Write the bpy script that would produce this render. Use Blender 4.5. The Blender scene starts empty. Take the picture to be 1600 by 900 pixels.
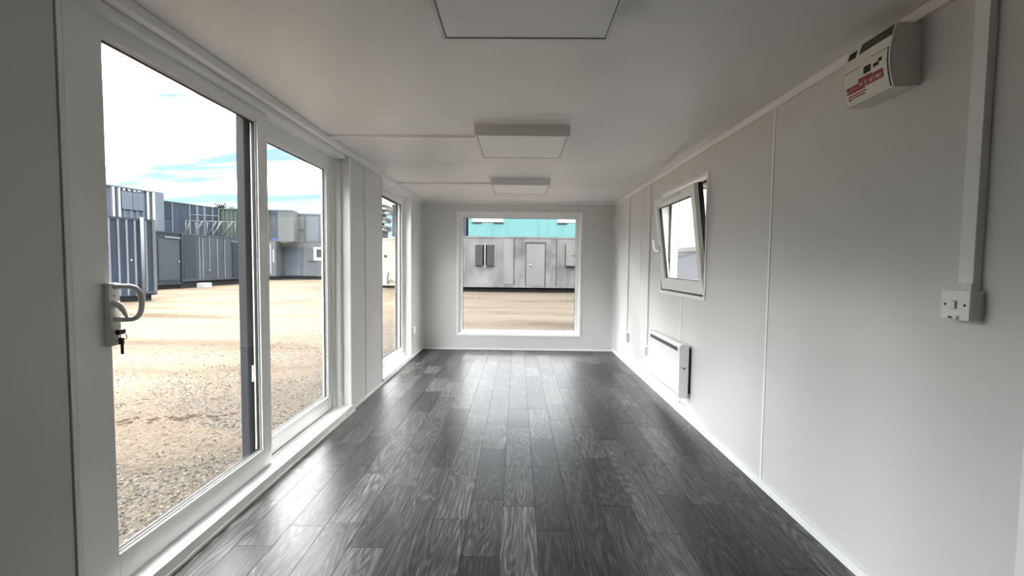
import bpy, bmesh, math, random
from mathutils import Vector, Matrix, noise, Euler
random.seed(7)
R = math.radians
scene = bpy.context.scene
COL = scene.collection

# ------------------------------------------------------------------ camera
cam_data = bpy.data.cameras.new('camera')
cam_data.sensor_fit = 'HORIZONTAL'
cam_data.sensor_width = 36.0
cam_data.lens = 698.13 / 1600 * 36.0
cam_data.clip_start = 0.02
cam_data.clip_end = 500
cam = bpy.data.objects.new('camera', cam_data)
COL.objects.link(cam)
CX, CZ = 1.3468, 1.2054
_p, _y, _r = -0.05153, -0.01228, 0.010856
_f = Vector((math.sin(_y) * math.cos(_p), math.cos(_y) * math.cos(_p), math.sin(_p)))
_ri = Vector((math.cos(_y), -math.sin(_y), 0))
_u = _ri.cross(_f)
_ri2 = _ri * math.cos(_r) + _u * math.sin(_r)
_u2 = -_ri * math.sin(_r) + _u * math.cos(_r)
_m = Matrix(((_ri2.x, _u2.x, -_f.x), (_ri2.y, _u2.y, -_f.y), (_ri2.z, _u2.z, -_f.z)))
cam.matrix_world = Matrix.Translation((CX, 0, CZ)) @ _m.to_4x4()
scene.camera = cam

# ------------------------------------------------------------------ exposure
scene.view_settings.view_transform = 'Standard'
scene.view_settings.look = 'None'
scene.view_settings.gamma = 1
scene.view_settings.use_curve_mapping = False
scene.view_settings.exposure = 2.8

# ------------------------------------------------------------------ sky
world = bpy.data.worlds.new('world')
scene.world = world
world.use_nodes = True
wn = world.node_tree.nodes
wl = world.node_tree.links
wn.clear()


def wnode(t, **k):
    n = wn.new(t)
    for a, b in k.items():
        setattr(n, a, b)
    return n


CLOUD = 6.1
tc = wnode('ShaderNodeTexCoord')
sep = wnode('ShaderNodeSeparateXYZ')
wl.new(tc.outputs['Generated'], sep.inputs[0])
ramp = wnode('ShaderNodeValToRGB')
cr = ramp.color_ramp
cr.elements[0].position = 0.0
cr.elements[0].color = (0.1058, 0.1388, 0.1586, 1)
cr.elements[1].position = 1.0
cr.elements[1].color = (0.0345, 0.0632, 0.1149, 1)
e = cr.elements.new(0.12); e.color = (0.1012, 0.1569, 0.1725, 1)
e = cr.elements.new(0.24); e.color = (0.0828, 0.1375, 0.1680, 1)
e = cr.elements.new(0.45); e.color = (0.0754, 0.1105, 0.1664, 1)
wl.new(sep.outputs['Z'], ramp.inputs['Fac'])
# project the direction on a cloud layer overhead
mx = wnode('ShaderNodeMath', operation='MAXIMUM'); mx.inputs[1].default_value = 0.0
wl.new(sep.outputs['Z'], mx.inputs[0])
ad = wnode('ShaderNodeMath', operation='ADD'); ad.inputs[1].default_value = 0.10
wl.new(mx.outputs[0], ad.inputs[0])
dx = wnode('ShaderNodeMath', operation='DIVIDE'); dy = wnode('ShaderNodeMath', operation='DIVIDE')
wl.new(sep.outputs['X'], dx.inputs[0]); wl.new(ad.outputs[0], dx.inputs[1])
wl.new(sep.outputs['Y'], dy.inputs[0]); wl.new(ad.outputs[0], dy.inputs[1])
cmb = wnode('ShaderNodeCombineXYZ')
wl.new(dx.outputs[0], cmb.inputs[0]); wl.new(dy.outputs[0], cmb.inputs[1])
mp = wnode('ShaderNodeMapping')
mp.inputs['Rotation'].default_value = (0, 0, R(38))
mp.inputs['Scale'].default_value = (0.85, 2.3, 1)
mp.inputs['Location'].default_value = (9.5, 7.3, 0)
wl.new(cmb.outputs[0], mp.inputs[0])
nz = wnode('ShaderNodeTexNoise')
nz.inputs['Scale'].default_value = 1.0
nz.inputs['Detail'].default_value = 7
nz.inputs['Roughness'].default_value = 0.52
nz.inputs['Distortion'].default_value = 0.35
wl.new(mp.outputs[0], nz.inputs['Vector'])
cm = wnode('ShaderNodeValToRGB')
cm.color_ramp.elements[0].position = 0.355
cm.color_ramp.elements[0].color = (0, 0, 0, 1)
cm.color_ramp.elements[1].position = 0.60
cm.color_ramp.elements[1].color = (1, 1, 1, 1)
wl.new(nz.outputs['Fac'], cm.inputs['Fac'])
# clouds thin out just above the horizon
hz = wnode('ShaderNodeMapRange')
hz.inputs['From Min'].default_value = 0.08
hz.inputs['From Max'].default_value = 0.28
hz.inputs['To Min'].default_value = 0.15
hz.inputs['To Max'].default_value = 1.0
wl.new(sep.outputs['Z'], hz.inputs['Value'])
mu = wnode('ShaderNodeMath', operation='MULTIPLY')
wl.new(cm.outputs['Color'], mu.inputs[0]); wl.new(hz.outputs[0], mu.inputs[1])
mixc = wnode('ShaderNodeMix', data_type='RGBA')
thin = wnode('ShaderNodeMath', operation='POWER'); thin.inputs[1].default_value = 2.6
wl.new(mu.outputs[0], thin.inputs[0])
wl.new(thin.outputs[0], mixc.inputs['Factor'])
wl.new(ramp.outputs['Color'], mixc.inputs['A'])
mixc.inputs['B'].default_value = (CLOUD, CLOUD, CLOUD * 1.0, 1)
bg = wnode('ShaderNodeBackground')
bg.inputs['Strength'].default_value = 1.0
wl.new(mixc.outputs['Result'], bg.inputs['Color'])
wo = wnode('ShaderNodeOutputWorld')
wl.new(bg.outputs[0], wo.inputs[0])

# ------------------------------------------------------------------ sun (hazy)
sd = bpy.data.lights.new('sun', 'SUN')
sd.energy = 0.7
sd.angle = R(6)
sd.color = (1.0, 0.94, 0.84)
sun = bpy.data.objects.new('sun', sd)
COL.objects.link(sun)
_sd = Vector((-0.06, -1.0, 1.15)).normalized()      # towards the sun
sun.rotation_euler = _sd.to_track_quat('Z', 'Y').to_euler()
sun.location = (0, -5, 12)


# ------------------------------------------------------------------ materials
MATS = {}


def base_mat(name):
    m = bpy.data.materials.new(name)
    m.use_nodes = True
    n = m.node_tree.nodes
    b = n['Principled BSDF']
    MATS[name] = m
    return m, n, m.node_tree.links, b


def simple(name, col, rough=0.5, metal=0.0, var=0.0, scale=3.0, bump=0.0, bscale=60.0, spec=0.5):
    m, n, l, b = base_mat(name)
    b.inputs['Roughness'].default_value = rough
    b.inputs['Metallic'].default_value = metal
    b.inputs['Specular IOR Level'].default_value = spec
    b.inputs['Base Color'].default_value = (*col, 1)
    g = n.new('ShaderNodeNewGeometry')
    if var:
        t = n.new('ShaderNodeTexNoise')
        t.inputs['Scale'].default_value = scale
        t.inputs['Detail'].default_value = 5
        l.new(g.outputs['Position'], t.inputs['Vector'])
        r = n.new('ShaderNodeValToRGB')
        r.color_ramp.elements[0].position = 0.3
        r.color_ramp.elements[1].position = 0.7
        r.color_ramp.elements[0].color = (*[c * (1 - var) for c in col], 1)
        r.color_ramp.elements[1].color = (*[min(1, c * (1 + var)) for c in col], 1)
        l.new(t.outputs['Fac'], r.inputs['Fac'])
        l.new(r.outputs['Color'], b.inputs['Base Color'])
    if bump:
        t2 = n.new('ShaderNodeTexNoise')
        t2.inputs['Scale'].default_value = bscale
        t2.inputs['Detail'].default_value = 3
        l.new(g.outputs['Position'], t2.inputs['Vector'])
        bp = n.new('ShaderNodeBump')
        bp.inputs['Strength'].default_value = bump
        bp.inputs['Distance'].default_value = 0.002
        l.new(t2.outputs['Fac'], bp.inputs['Height'])
        l.new(bp.outputs['Normal'], b.inputs['Normal'])
    return m


def steel(name, col, rough=0.45, metal=0.3, streak=0.25, sx=1.2, sz=0.25):
    """painted or galvanised sheet with streaky weathering that runs down the sheet"""
    m, n, l, b = base_mat(name)
    g = n.new('ShaderNodeNewGeometry')
    mpn = n.new('ShaderNodeMapping')
    mpn.inputs['Scale'].default_value = (sx, sx, sz)
    l.new(g.outputs['Position'], mpn.inputs[0])
    t = n.new('ShaderNodeTexNoise')
    t.inputs['Scale'].default_value = 1.6
    t.inputs['Detail'].default_value = 7
    t.inputs['Roughness'].default_value = 0.6
    l.new(mpn.outputs[0], t.inputs['Vector'])
    r = n.new('ShaderNodeValToRGB')
    r.color_ramp.elements[0].position = 0.32
    r.color_ramp.elements[1].position = 0.68
    r.color_ramp.elements[0].color = (*[c * (1 - streak) for c in col], 1)
    r.color_ramp.elements[1].color = (*[min(1, c * (1 + streak)) for c in col], 1)
    l.new(t.outputs['Fac'], r.inputs['Fac'])
    l.new(r.outputs['Color'], b.inputs['Base Color'])
    b.inputs['Roughness'].default_value = rough
    b.inputs['Metallic'].default_value = 0.0
    b.inputs['Specular IOR Level'].default_value = 0.12
    return m


simple('wall_paint', (0.67, 0.665, 0.652), 0.36, var=0.02, scale=1.2, bump=0.04, bscale=9)
simple('ceiling_paint', (0.80, 0.79, 0.77), 0.42, var=0.02, scale=1.0, bump=0.03, bscale=8)
simple('outer_steel', (0.1935, 0.2021, 0.2064), 0.5, var=0.1, spec=0.08)
simple('light_damping_grey', (0.10, 0.10, 0.10), 0.6, var=0.05)  # invented dark grey for unseen surfaces, keeps bounce light down
simple('white_plastic', (0.86, 0.86, 0.85), 0.28, var=0.015, scale=2)
simple('white_trim', (0.88, 0.88, 0.87), 0.35, var=0.02, scale=3)
simple('joint_white', (0.90, 0.90, 0.89), 0.4, var=0.01)
simple('grey_foil', (0.0220, 0.0240, 0.0270), 0.5, var=0.06, spec=0.2)
simple('gasket', (0.012, 0.012, 0.012), 0.6, var=0.1)
simple('black_plastic', (0.01, 0.01, 0.01), 0.45, var=0.1)
simple('dark_void', (0.02, 0.02, 0.02), 0.8, var=0.1)
simple('chrome', (0.75, 0.75, 0.74), 0.18, 1.0, var=0.03)
simple('light_body', (0.70, 0.70, 0.69), 0.35, var=0.02)
simple('light_diffuser', (0.88, 0.88, 0.87), 0.5, var=0.01)
simple('unit_plastic', (0.7992, 0.7776, 0.7020), 0.4, var=0.03, scale=6)
simple('unit_side', (0.7590, 0.7475, 0.6900), 0.4, var=0.03, scale=6)
simple('smoked_plastic', (0.045, 0.045, 0.035), 0.2, var=0.1)
simple('red_print', (0.33, 0.035, 0.05), 0.5, var=0.15, scale=60)
simple('pale_print', (0.70, 0.55, 0.50), 0.5, var=0.05)
simple('heater_white', (0.80, 0.80, 0.80), 0.25, var=0.01)
simple('heater_side', (0.62, 0.62, 0.61), 0.35, var=0.02)
simple('grille_grey', (0.18, 0.18, 0.18), 0.5, var=0.05)
simple('handle_grey', (0.74, 0.74, 0.72), 0.32, var=0.02)
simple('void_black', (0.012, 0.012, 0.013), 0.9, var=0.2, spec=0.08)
steel('blue_grey_steel', (0.0131, 0.0193, 0.0277), 0.5, 0.15, 0.22)
steel('dark_blue_steel', (0.0068, 0.0107, 0.0160), 0.5, 0.1, 0.25)
steel('pale_blue_steel', (0.0520, 0.0628, 0.0770), 0.5, 0.15, 0.10)
steel('light_rib', (0.0800, 0.0885, 0.0998), 0.45, 0.1, 0.10)
steel('grey_steel', (0.0499, 0.0547, 0.0590), 0.5, 0.15, 0.12)
steel('mid_steel', (0.0195, 0.0242, 0.0298), 0.5, 0.1, 0.15)
steel('green_steel', (0.0301, 0.0386, 0.0349), 0.5, 0.1, 0.18)
steel('silver_steel', (0.0681, 0.0666, 0.0673), 0.45, 0.2, 0.42, 0.9, 0.5)
steel('silver_door', (0.0816, 0.0816, 0.0816), 0.45, 0.15, 0.10)
steel('teal_steel', (0.0507, 0.1166, 0.1160), 0.45, 0.0, 0.10)
steel('shutter_grey', (0.0224, 0.0224, 0.0232), 0.5, 0.1, 0.15)
simple('cream_paint', (0.2662, 0.2537, 0.2042), 0.5, var=0.04, scale=0.7, spec=0.08)
simple('white_panel', (0.2018, 0.2065, 0.2113), 0.5, var=0.02, spec=0.08)
simple('band_grey', (0.0929, 0.0955, 0.0955), 0.5, var=0.08, spec=0.08)
simple('concrete', (0.1866, 0.1836, 0.1746), 0.8, var=0.1, scale=8, spec=0.08)
simple('timber_dark', (0.0516, 0.0495, 0.0451), 0.8, var=0.4, scale=6, spec=0.08)
simple('timber_pale', (0.1806, 0.1763, 0.1634), 0.8, var=0.25, scale=6, spec=0.08)
simple('blue_cap', (0.0215, 0.0430, 0.1376), 0.4, var=0.1, spec=0.08)


# thin glazing: see-through pane with a Fresnel reflection on each face
def glass_mat(name, tint=(0.985, 0.985, 0.985)):
    m, n, l, b = base_mat(name)
    n.remove(b)
    tr = n.new('ShaderNodeBsdfTransparent'); tr.inputs[0].default_value = (*tint, 1)
    gl = n.new('ShaderNodeBsdfGlossy'); gl.inputs['Roughness'].default_value = 0.01
    lw = n.new('ShaderNodeLayerWeight'); lw.inputs['Blend'].default_value = 0.5
    pw = n.new('ShaderNodeMath'); pw.operation = 'POWER'; pw.inputs[1].default_value = 5.0
    l.new(lw.outputs['Facing'], pw.inputs[0])
    fr = n.new('ShaderNodeMath'); fr.operation = 'MULTIPLY_ADD'; fr.inputs[1].default_value = 0.65; fr.inputs[2].default_value = 0.014
    l.new(pw.outputs[0], fr.inputs[0])
    ns = n.new('ShaderNodeTexNoise'); ns.inputs['Scale'].default_value = 1.5
    bpn = n.new('ShaderNodeBump'); bpn.inputs['Strength'].default_value = 0.02
    l.new(ns.outputs['Fac'], bpn.inputs['Height'])
    l.new(bpn.outputs['Normal'], gl.inputs['Normal'])
    mixs = n.new('ShaderNodeMixShader')
    l.new(fr.outputs[0], mixs.inputs[0]); l.new(tr.outputs[0], mixs.inputs[1]); l.new(gl.outputs[0], mixs.inputs[2])
    l.new(mixs.outputs[0], n['Material Output'].inputs['Surface'])
    return m


glass_mat('glass')


# wood-look vinyl plank; each plank takes its own tone and grain from its object
def plank_mat():
    m, n, l, b = base_mat('floor_plank')
    g = n.new('ShaderNodeNewGeometry')
    oi = n.new('ShaderNodeObjectInfo')
    # own offset per plank
    mul = n.new('ShaderNodeMath'); mul.operation = 'MULTIPLY'; mul.inputs[1].default_value = 37.0
    l.new(oi.outputs['Random'], mul.inputs[0])
    cx = n.new('ShaderNodeCombineXYZ')
    l.new(mul.outputs[0], cx.inputs[0]); l.new(mul.outputs[0], cx.inputs[1]); l.new(mul.outputs[0], cx.inputs[2])
    va = n.new('ShaderNodeVectorMath'); va.operation = 'ADD'
    l.new(g.outputs['Position'], va.inputs[0]); l.new(cx.outputs[0], va.inputs[1])
    # broad figure of the wood: stretched noise turned into contour rings (cathedral grain)
    m1 = n.new('ShaderNodeMapping'); m1.inputs['Scale'].default_value = (7.5, 0.85, 1)
    l.new(va.outputs[0], m1.inputs[0])
    fig = n.new('ShaderNodeTexNoise'); fig.inputs['Scale'].default_value = 1.0
    fig.inputs['Detail'].default_value = 2.0; fig.inputs['Roughness'].default_value = 0.45
    l.new(m1.outputs[0], fig.inputs['Vector'])
    rings = n.new('ShaderNodeMath'); rings.operation = 'MULTIPLY'; rings.inputs[1].default_value = 150.0
    l.new(fig.outputs['Fac'], rings.inputs[0])
    sn = n.new('ShaderNodeMath'); sn.operation = 'SINE'
    l.new(rings.outputs[0], sn.inputs[0])
    # fine fibres
    m2 = n.new('ShaderNodeMapping'); m2.inputs['Scale'].default_value = (230, 8.0, 1)
    l.new(va.outputs[0], m2.inputs[0])
    fib = n.new('ShaderNodeTexNoise'); fib.inputs['Scale'].default_value = 1.0
    fib.inputs['Detail'].default_value = 4; fib.inputs['Roughness'].default_value = 0.65
    l.new(m2.outputs[0], fib.inputs['Vector'])
    m3 = n.new('ShaderNodeMapping'); m3.inputs['Scale'].default_value = (34, 3.2, 1)
    l.new(va.outputs[0], m3.inputs[0])
    med = n.new('ShaderNodeTexNoise'); med.inputs['Scale'].default_value = 1.0
    med.inputs['Detail'].default_value = 5; med.inputs['Roughness'].default_value = 0.6
    l.new(m3.outputs[0], med.inputs['Vector'])

    def lin(src, a, bb):
        mr = n.new('ShaderNodeMath'); mr.operation = 'MULTIPLY_ADD'
        mr.inputs[1].default_value = a; mr.inputs[2].default_value = bb
        l.new(src, mr.inputs[0])
        return mr.outputs[0]

    def add(a_, b_):
        q = n.new('ShaderNodeMath'); q.operation = 'ADD'
        l.new(a_, q.inputs[0]); l.new(b_, q.inputs[1])
        return q.outputs[0]
    s = add(lin(sn.outputs[0], 0.13, 0.0), lin(fib.outputs['Fac'], 1.3, -0.65))
    s = add(s, lin(med.outputs['Fac'], 0.45, -0.225))
    s = add(s, lin(oi.outputs['Random'], 0.34, -0.17))
    s = add(s, lin(fig.outputs['Fac'], 0.35, -0.175 + 0.5))
    rp = n.new('ShaderNodeValToRGB')
    c = rp.color_ramp
    c.elements[0].position = 0.12; c.elements[0].color = (0.0065, 0.0065, 0.0062, 1)
    c.elements[1].position = 0.98; c.elements[1].color = (0.1940, 0.1918, 0.1848, 1)
    q = c.elements.new(0.42); q.color = (0.0233, 0.0227, 0.0217, 1)
    q = c.elements.new(0.62); q.color = (0.0544, 0.0532, 0.0513, 1)
    q = c.elements.new(0.80); q.color = (0.1086, 0.1072, 0.1035, 1)
    l.new(s, rp.inputs['Fac'])
    # knots
    m4 = n.new('ShaderNodeMapping'); m4.inputs['Scale'].default_value = (4.6, 1.9, 1)
    l.new(va.outputs[0], m4.inputs[0])
    vo = n.new('ShaderNodeTexVoronoi'); vo.inputs['Scale'].default_value = 1.0
    l.new(m4.outputs[0], vo.inputs['Vector'])
    kn = n.new('ShaderNodeMapRange'); kn.inputs['From Min'].default_value = 0.035; kn.inputs['From Max'].default_value = 0.075
    kn.inputs['To Min'].default_value = 0.12; kn.inputs['To Max'].default_value = 1.0
    l.new(vo.outputs['Distance'], kn.inputs['Value'])
    mm = n.new('ShaderNodeMix'); mm.data_type = 'RGBA'; mm.blend_type = 'MULTIPLY'; mm.inputs['Factor'].default_value = 1.0
    l.new(rp.outputs['Color'], mm.inputs['A']); l.new(kn.outputs[0], mm.inputs['B'])
    l.new(mm.outputs['Result'], b.inputs['Base Color'])
    rr = n.new('ShaderNodeMapRange'); rr.inputs['To Min'].default_value = 0.26; rr.inputs['To Max'].default_value = 0.48
    l.new(med.outputs['Fac'], rr.inputs['Value'])
    l.new(rr.outputs[0], b.inputs['Roughness'])
    b.inputs['Specular IOR Level'].default_value = 0.27
    bp = n.new('ShaderNodeBump'); bp.inputs['Strength'].default_value = 0.16; bp.inputs['Distance'].default_value = 0.001
    l.new(s, bp.inputs['Height'])
    l.new(bp.outputs['Normal'], b.inputs['Normal'])


plank_mat()


def dirt_mat():
    m, n, l, b = base_mat('yard_dirt')
    g = n.new('ShaderNodeNewGeometry')
    t1 = n.new('ShaderNodeTexNoise'); t1.inputs['Scale'].default_value = 0.35; t1.inputs['Detail'].default_value = 6
    mpn = n.new('ShaderNodeMapping'); mpn.inputs['Scale'].default_value = (0.55, 2.2, 1)
    mpn.inputs['Rotation'].default_value = (0, 0, R(-8))
    l.new(g.outputs['Position'], mpn.inputs[0]); l.new(mpn.outputs[0], t1.inputs['Vector'])
    r1 = n.new('ShaderNodeValToRGB'); c = r1.color_ramp
    c.elements[0].position = 0.33; c.elements[0].color = (0.0554, 0.0426, 0.0295, 1)
    c.elements[1].position = 0.60; c.elements[1].color = (0.1074, 0.0890, 0.0663, 1)
    e1 = c.elements.new(0.44); e1.color = (0.0937, 0.0753, 0.0550, 1)
    l.new(t1.outputs['Fac'], r1.inputs['Fac'])
    # gravelly speckle
    t2 = n.new('ShaderNodeTexVoronoi'); t2.inputs['Scale'].default_value = 42
    l.new(g.outputs['Position'], t2.inputs['Vector'])
    r2 = n.new('ShaderNodeValToRGB'); c2 = r2.color_ramp
    c2.elements[0].position = 0.0; c2.elements[0].color = (1.12, 1.12, 1.14, 1)
    c2.elements[1].position = 0.75; c2.elements[1].color = (0.62, 0.60, 0.56, 1)
    l.new(t2.outputs['Distance'], r2.inputs['Fac'])
    t3 = n.new('ShaderNodeTexNoise'); t3.inputs['Scale'].default_value = 14; t3.inputs['Detail'].default_value = 7
    l.new(g.outputs['Position'], t3.inputs['Vector'])
    r3 = n.new('ShaderNodeValToRGB'); c3 = r3.color_ramp
    c3.elements[0].position = 0.3; c3.elements[0].color = (0.72, 0.70, 0.66, 1)
    c3.elements[1].position = 0.7; c3.elements[1].color = (1.15, 1.15, 1.15, 1)
    l.new(t3.outputs['Fac'], r3.inputs['Fac'])
    a = n.new('ShaderNodeMix'); a.data_type = 'RGBA'; a.blend_type = 'MULTIPLY'; a.inputs['Factor'].default_value = 0.8
    l.new(r1.outputs['Color'], a.inputs['A']); l.new(r2.outputs['Color'], a.inputs['B'])
    a2 = n.new('ShaderNodeMix'); a2.data_type = 'RGBA'; a2.blend_type = 'MULTIPLY'; a2.inputs['Factor'].default_value = 0.8
    l.new(a.outputs['Result'], a2.inputs['A']); l.new(r3.outputs['Color'], a2.inputs['B'])
    # grey gravel apron beside the cabin fading into sandy ground
    sp = n.new('ShaderNodeSeparateXYZ'); l.new(g.outputs['Position'], sp.inputs[0])
    t4 = n.new('ShaderNodeTexNoise'); t4.inputs['Scale'].default_value = 0.9; t4.inputs['Detail'].default_value = 4
    l.new(g.outputs['Position'], t4.inputs['Vector'])
    wv = n.new('ShaderNodeMath'); wv.operation = 'MULTIPLY_ADD'; wv.inputs[1].default_value = 3.0; wv.inputs[2].default_value = -1.5
    l.new(t4.outputs['Fac'], wv.inputs[0])
    xs_ = n.new('ShaderNodeMath'); xs_.operation = 'ADD'; l.new(sp.outputs['X'], xs_.inputs[0]); l.new(wv.outputs[0], xs_.inputs[1])
    ap = n.new('ShaderNodeMapRange'); ap.inputs['From Min'].default_value = -3.2; ap.inputs['From Max'].default_value = -0.6
    l.new(xs_.outputs[0], ap.inputs['Value'])
    a3 = n.new('ShaderNodeMix'); a3.data_type = 'RGBA'; a3.blend_type = 'MULTIPLY'
    l.new(ap.outputs[0], a3.inputs['Factor']); l.new(a2.outputs['Result'], a3.inputs['A']); a3.inputs['B'].default_value = (0.60, 0.63, 0.67, 1)
    l.new(a3.outputs['Result'], b.inputs['Base Color'])
    b.inputs['Roughness'].default_value = 0.95
    b.inputs['Specular IOR Level'].default_value = 0.05
    bp = n.new('ShaderNodeBump'); bp.inputs['Strength'].default_value = 0.5; bp.inputs['Distance'].default_value = 0.02
    l.new(t3.outputs['Fac'], bp.inputs['Height'])
    l.new(bp.outputs['Normal'], b.inputs['Normal'])


dirt_mat()


def stone_mat():
    m, n, l, b = base_mat('stone')
    g = n.new('ShaderNodeNewGeometry')
    t = n.new('ShaderNodeTexNoise'); t.inputs['Scale'].default_value = 34; t.inputs['Detail'].default_value = 2
    l.new(g.outputs['Position'], t.inputs['Vector'])
    r = n.new('ShaderNodeValToRGB'); c = r.color_ramp
    c.elements[0].position = 0.36; c.elements[0].color = (0.0215, 0.0198, 0.0172, 1)
    c.elements[1].position = 0.64; c.elements[1].color = (0.1075, 0.1010, 0.0903, 1)
    l.new(t.outputs['Fac'], r.inputs['Fac']); l.new(r.outputs['Color'], b.inputs['Base Color'])
    b.inputs['Roughness'].default_value = 0.9
    b.inputs['Specular IOR Level'].default_value = 0.05


stone_mat()

# ------------------------------------------------------------------ mesh helpers
ORG = {}


class MB:
    def __init__(self):
        self.v = []; self.f = []; self.smooth = []

    def add(self, vs, fs, sm=False):
        o = len(self.v)
        self.v += [tuple(p) for p in vs]
        self.f += [tuple(i + o for i in q) for q in fs]
        self.smooth += [sm] * len(fs)
        return self

    def box(self, x0, x1, y0, y1, z0, z1, c=0.0):
        if x0 > x1: x0, x1 = x1, x0
        if y0 > y1: y0, y1 = y1, y0
        if z0 > z1: z0, z1 = z1, z0
        if c <= 0:
            v = [(x, y, z) for z in (z0, z1) for y in (y0, y1) for x in (x0, x1)]
            return self.add(v, [(0, 2, 3, 1), (4, 5, 7, 6), (0, 1, 5, 4), (2, 6, 7, 3), (0, 4, 6, 2), (1, 3, 7, 5)])
        c = min(c, (x1 - x0) * .45, (y1 - y0) * .45, (z1 - z0) * .45)
        bm = bmesh.new()
        bmesh.ops.create_cube(bm, size=1)
        for p in bm.verts:
            p.co = Vector(((x0 + x1) / 2 + p.co.x * (x1 - x0), (y0 + y1) / 2 + p.co.y * (y1 - y0), (z0 + z1) / 2 + p.co.z * (z1 - z0)))
        bmesh.ops.bevel(bm, geom=list(bm.edges), offset=c, segments=2, profile=0.7, affect='EDGES')
        bm.verts.index_update()
        self.add([p.co[:] for p in bm.verts], [[q.index for q in f.verts] for f in bm.faces])
        bm.free()
        return self

    def frame(self, ax, lo, hi, a0, a1, b0, b1, w, c=0.0, w4=None):
        """rectangular frame in the plane normal to axis ax ('x' or 'y'); a is the other horizontal axis, b is z; w4=(left,right,bottom,top)"""
        l_, r_, bt, tp = w4 if w4 else (w, w, w, w)
        for (p, q, s, t) in ((a0, a0 + l_, b0, b1), (a1 - r_, a1, b0, b1), (a0 + l_, a1 - r_, b0, b0 + bt), (a0 + l_, a1 - r_, b1 - tp, b1)):
            if ax == 'x':
                self.box(lo, hi, p, q, s, t, c)
            else:
                self.box(p, q, lo, hi, s, t, c)
        return self

    def prism(self, pts, ax, a0, a1):
        """polygon pts in the two other axes, extruded along ax"""
        k = len(pts)
        def P(a, p):
            if ax == 'x': return (a, p[0], p[1])
            if ax == 'y': return (p[0], a, p[1])
            return (p[0], p[1], a)
        v = [P(a0, p) for p in pts] + [P(a1, p) for p in pts]
        f = [tuple(range(k)), tuple(range(2 * k - 1, k - 1, -1))] + [(i, k + i, k + (i + 1) % k, (i + 1) % k) for i in range(k)]
        return self.add(v, f)

    def tube(self, path, r, n=10, flat=1.0):
        path = [Vector(p) for p in path]
        vs = []
        up = None
        for i, p in enumerate(path):
            t = (path[min(i + 1, len(path) - 1)] - path[max(i - 1, 0)]).normalized()
            if up is None:
                up = Vector((0, 0, 1)) if abs(t.z) < .9 else Vector((1, 0, 0))
            a = t.cross(up)
            if a.length < 1e-4: a = t.cross(Vector((0, 1, 0)))
            a.normalize(); b2 = a.cross(t).normalized(); up = b2
            rr = r[i] if isinstance(r, (list, tuple)) else r
            for k in range(n):
                an = 2 * math.pi * k / n
                vs.append(p + a * math.cos(an) * rr * flat + b2 * math.sin(an) * rr)
        fs = []
        for i in range(len(path) - 1):
            for k in range(n):
                fs.append((i * n + k, i * n + (k + 1) % n, (i + 1) * n + (k + 1) % n, (i + 1) * n + k))
        fs.append(tuple(range(n - 1, -1, -1))); fs.append(tuple((len(path) - 1) * n + k for k in range(n)))
        return self.add(vs, fs, True)

    def cyl(self, p0, p1, r, n=16):
        return self.tube([p0, p1], r, n)


def mesh_of(name, mb, off=(0, 0, 0)):
    me = bpy.data.meshes.new(name)
    o = Vector(off)
    me.from_pydata([tuple(Vector(p) - o) for p in mb.v], [], mb.f)
    bm = bmesh.new(); bm.from_mesh(me)
    bmesh.ops.recalc_face_normals(bm, faces=list(bm.faces))
    bm.to_mesh(me); bm.free()
    if any(mb.smooth):
        for i, s in enumerate(mb.smooth):
            if i < len(me.polygons): me.polygons[i].use_smooth = s
    me.update()
    return me


def tag(o, label=None, cat=None, group=None, kind=None):
    if label: o['label'] = label
    if cat: o['category'] = cat
    if group: o['group'] = group
    if kind: o['kind'] = kind
    return o


def part(name, mb, mat, parent, label=None, kind=None):
    off = ORG[parent.name]
    me = mesh_of(name, mb, off)
    me.materials.append(MATS[mat])
    o = bpy.data.objects.new(name, me)
    COL.objects.link(o); o.parent = parent
    ORG[o.name] = off
    if label: o['label'] = label
    if kind: o['kind'] = kind
    return o


def root(name, loc, label, cat, group=None, kind=None, rz=None):
    o = bpy.data.objects.new(name, None)
    o.empty_display_size = 0.1
    COL.objects.link(o); o.location = loc; o.rotation_euler = (0, 0, rz or 0.0)
    ORG[o.name] = Vector(loc) if rz is None else Vector((0, 0, 0))
    return tag(o, label, cat, group, kind)


def solid(name, mb, mat, label, cat, group=None, kind=None):
    xs = [p[0] for p in mb.v]; ys = [p[1] for p in mb.v]; zs = [p[2] for p in mb.v]
    loc = Vector(((min(xs) + max(xs)) / 2, (min(ys) + max(ys)) / 2, min(zs)))
    me = mesh_of(name, mb, loc); me.materials.append(MATS[mat])
    o = bpy.data.objects.new(name, me); COL.objects.link(o); o.location = loc
    ORG[o.name] = loc
    return tag(o, label, cat, group, kind)


# ------------------------------------------------------------------ dimensions of the cabin
W, H, D = 2.70, 2.084, 6.286
YB = -2.6  # back wall set far behind the camera so light falls off
GZ = -0.15
DY0, DY1, DZ1 = 1.325, 3.575, 2.045        # patio door opening
LY0, LY1, LZ0, LZ1 = 4.425, 5.62, 0.045, 2.045  # tall window, left wall
FX0, FX1, FZ0, FZ1 = 0.49, 2.24, 0.20, 1.94  # far window
RY0, RY1, RZ0, RZ1 = 3.23, 4.25, 0.965, 1.885  # tilt window, right wall


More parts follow.
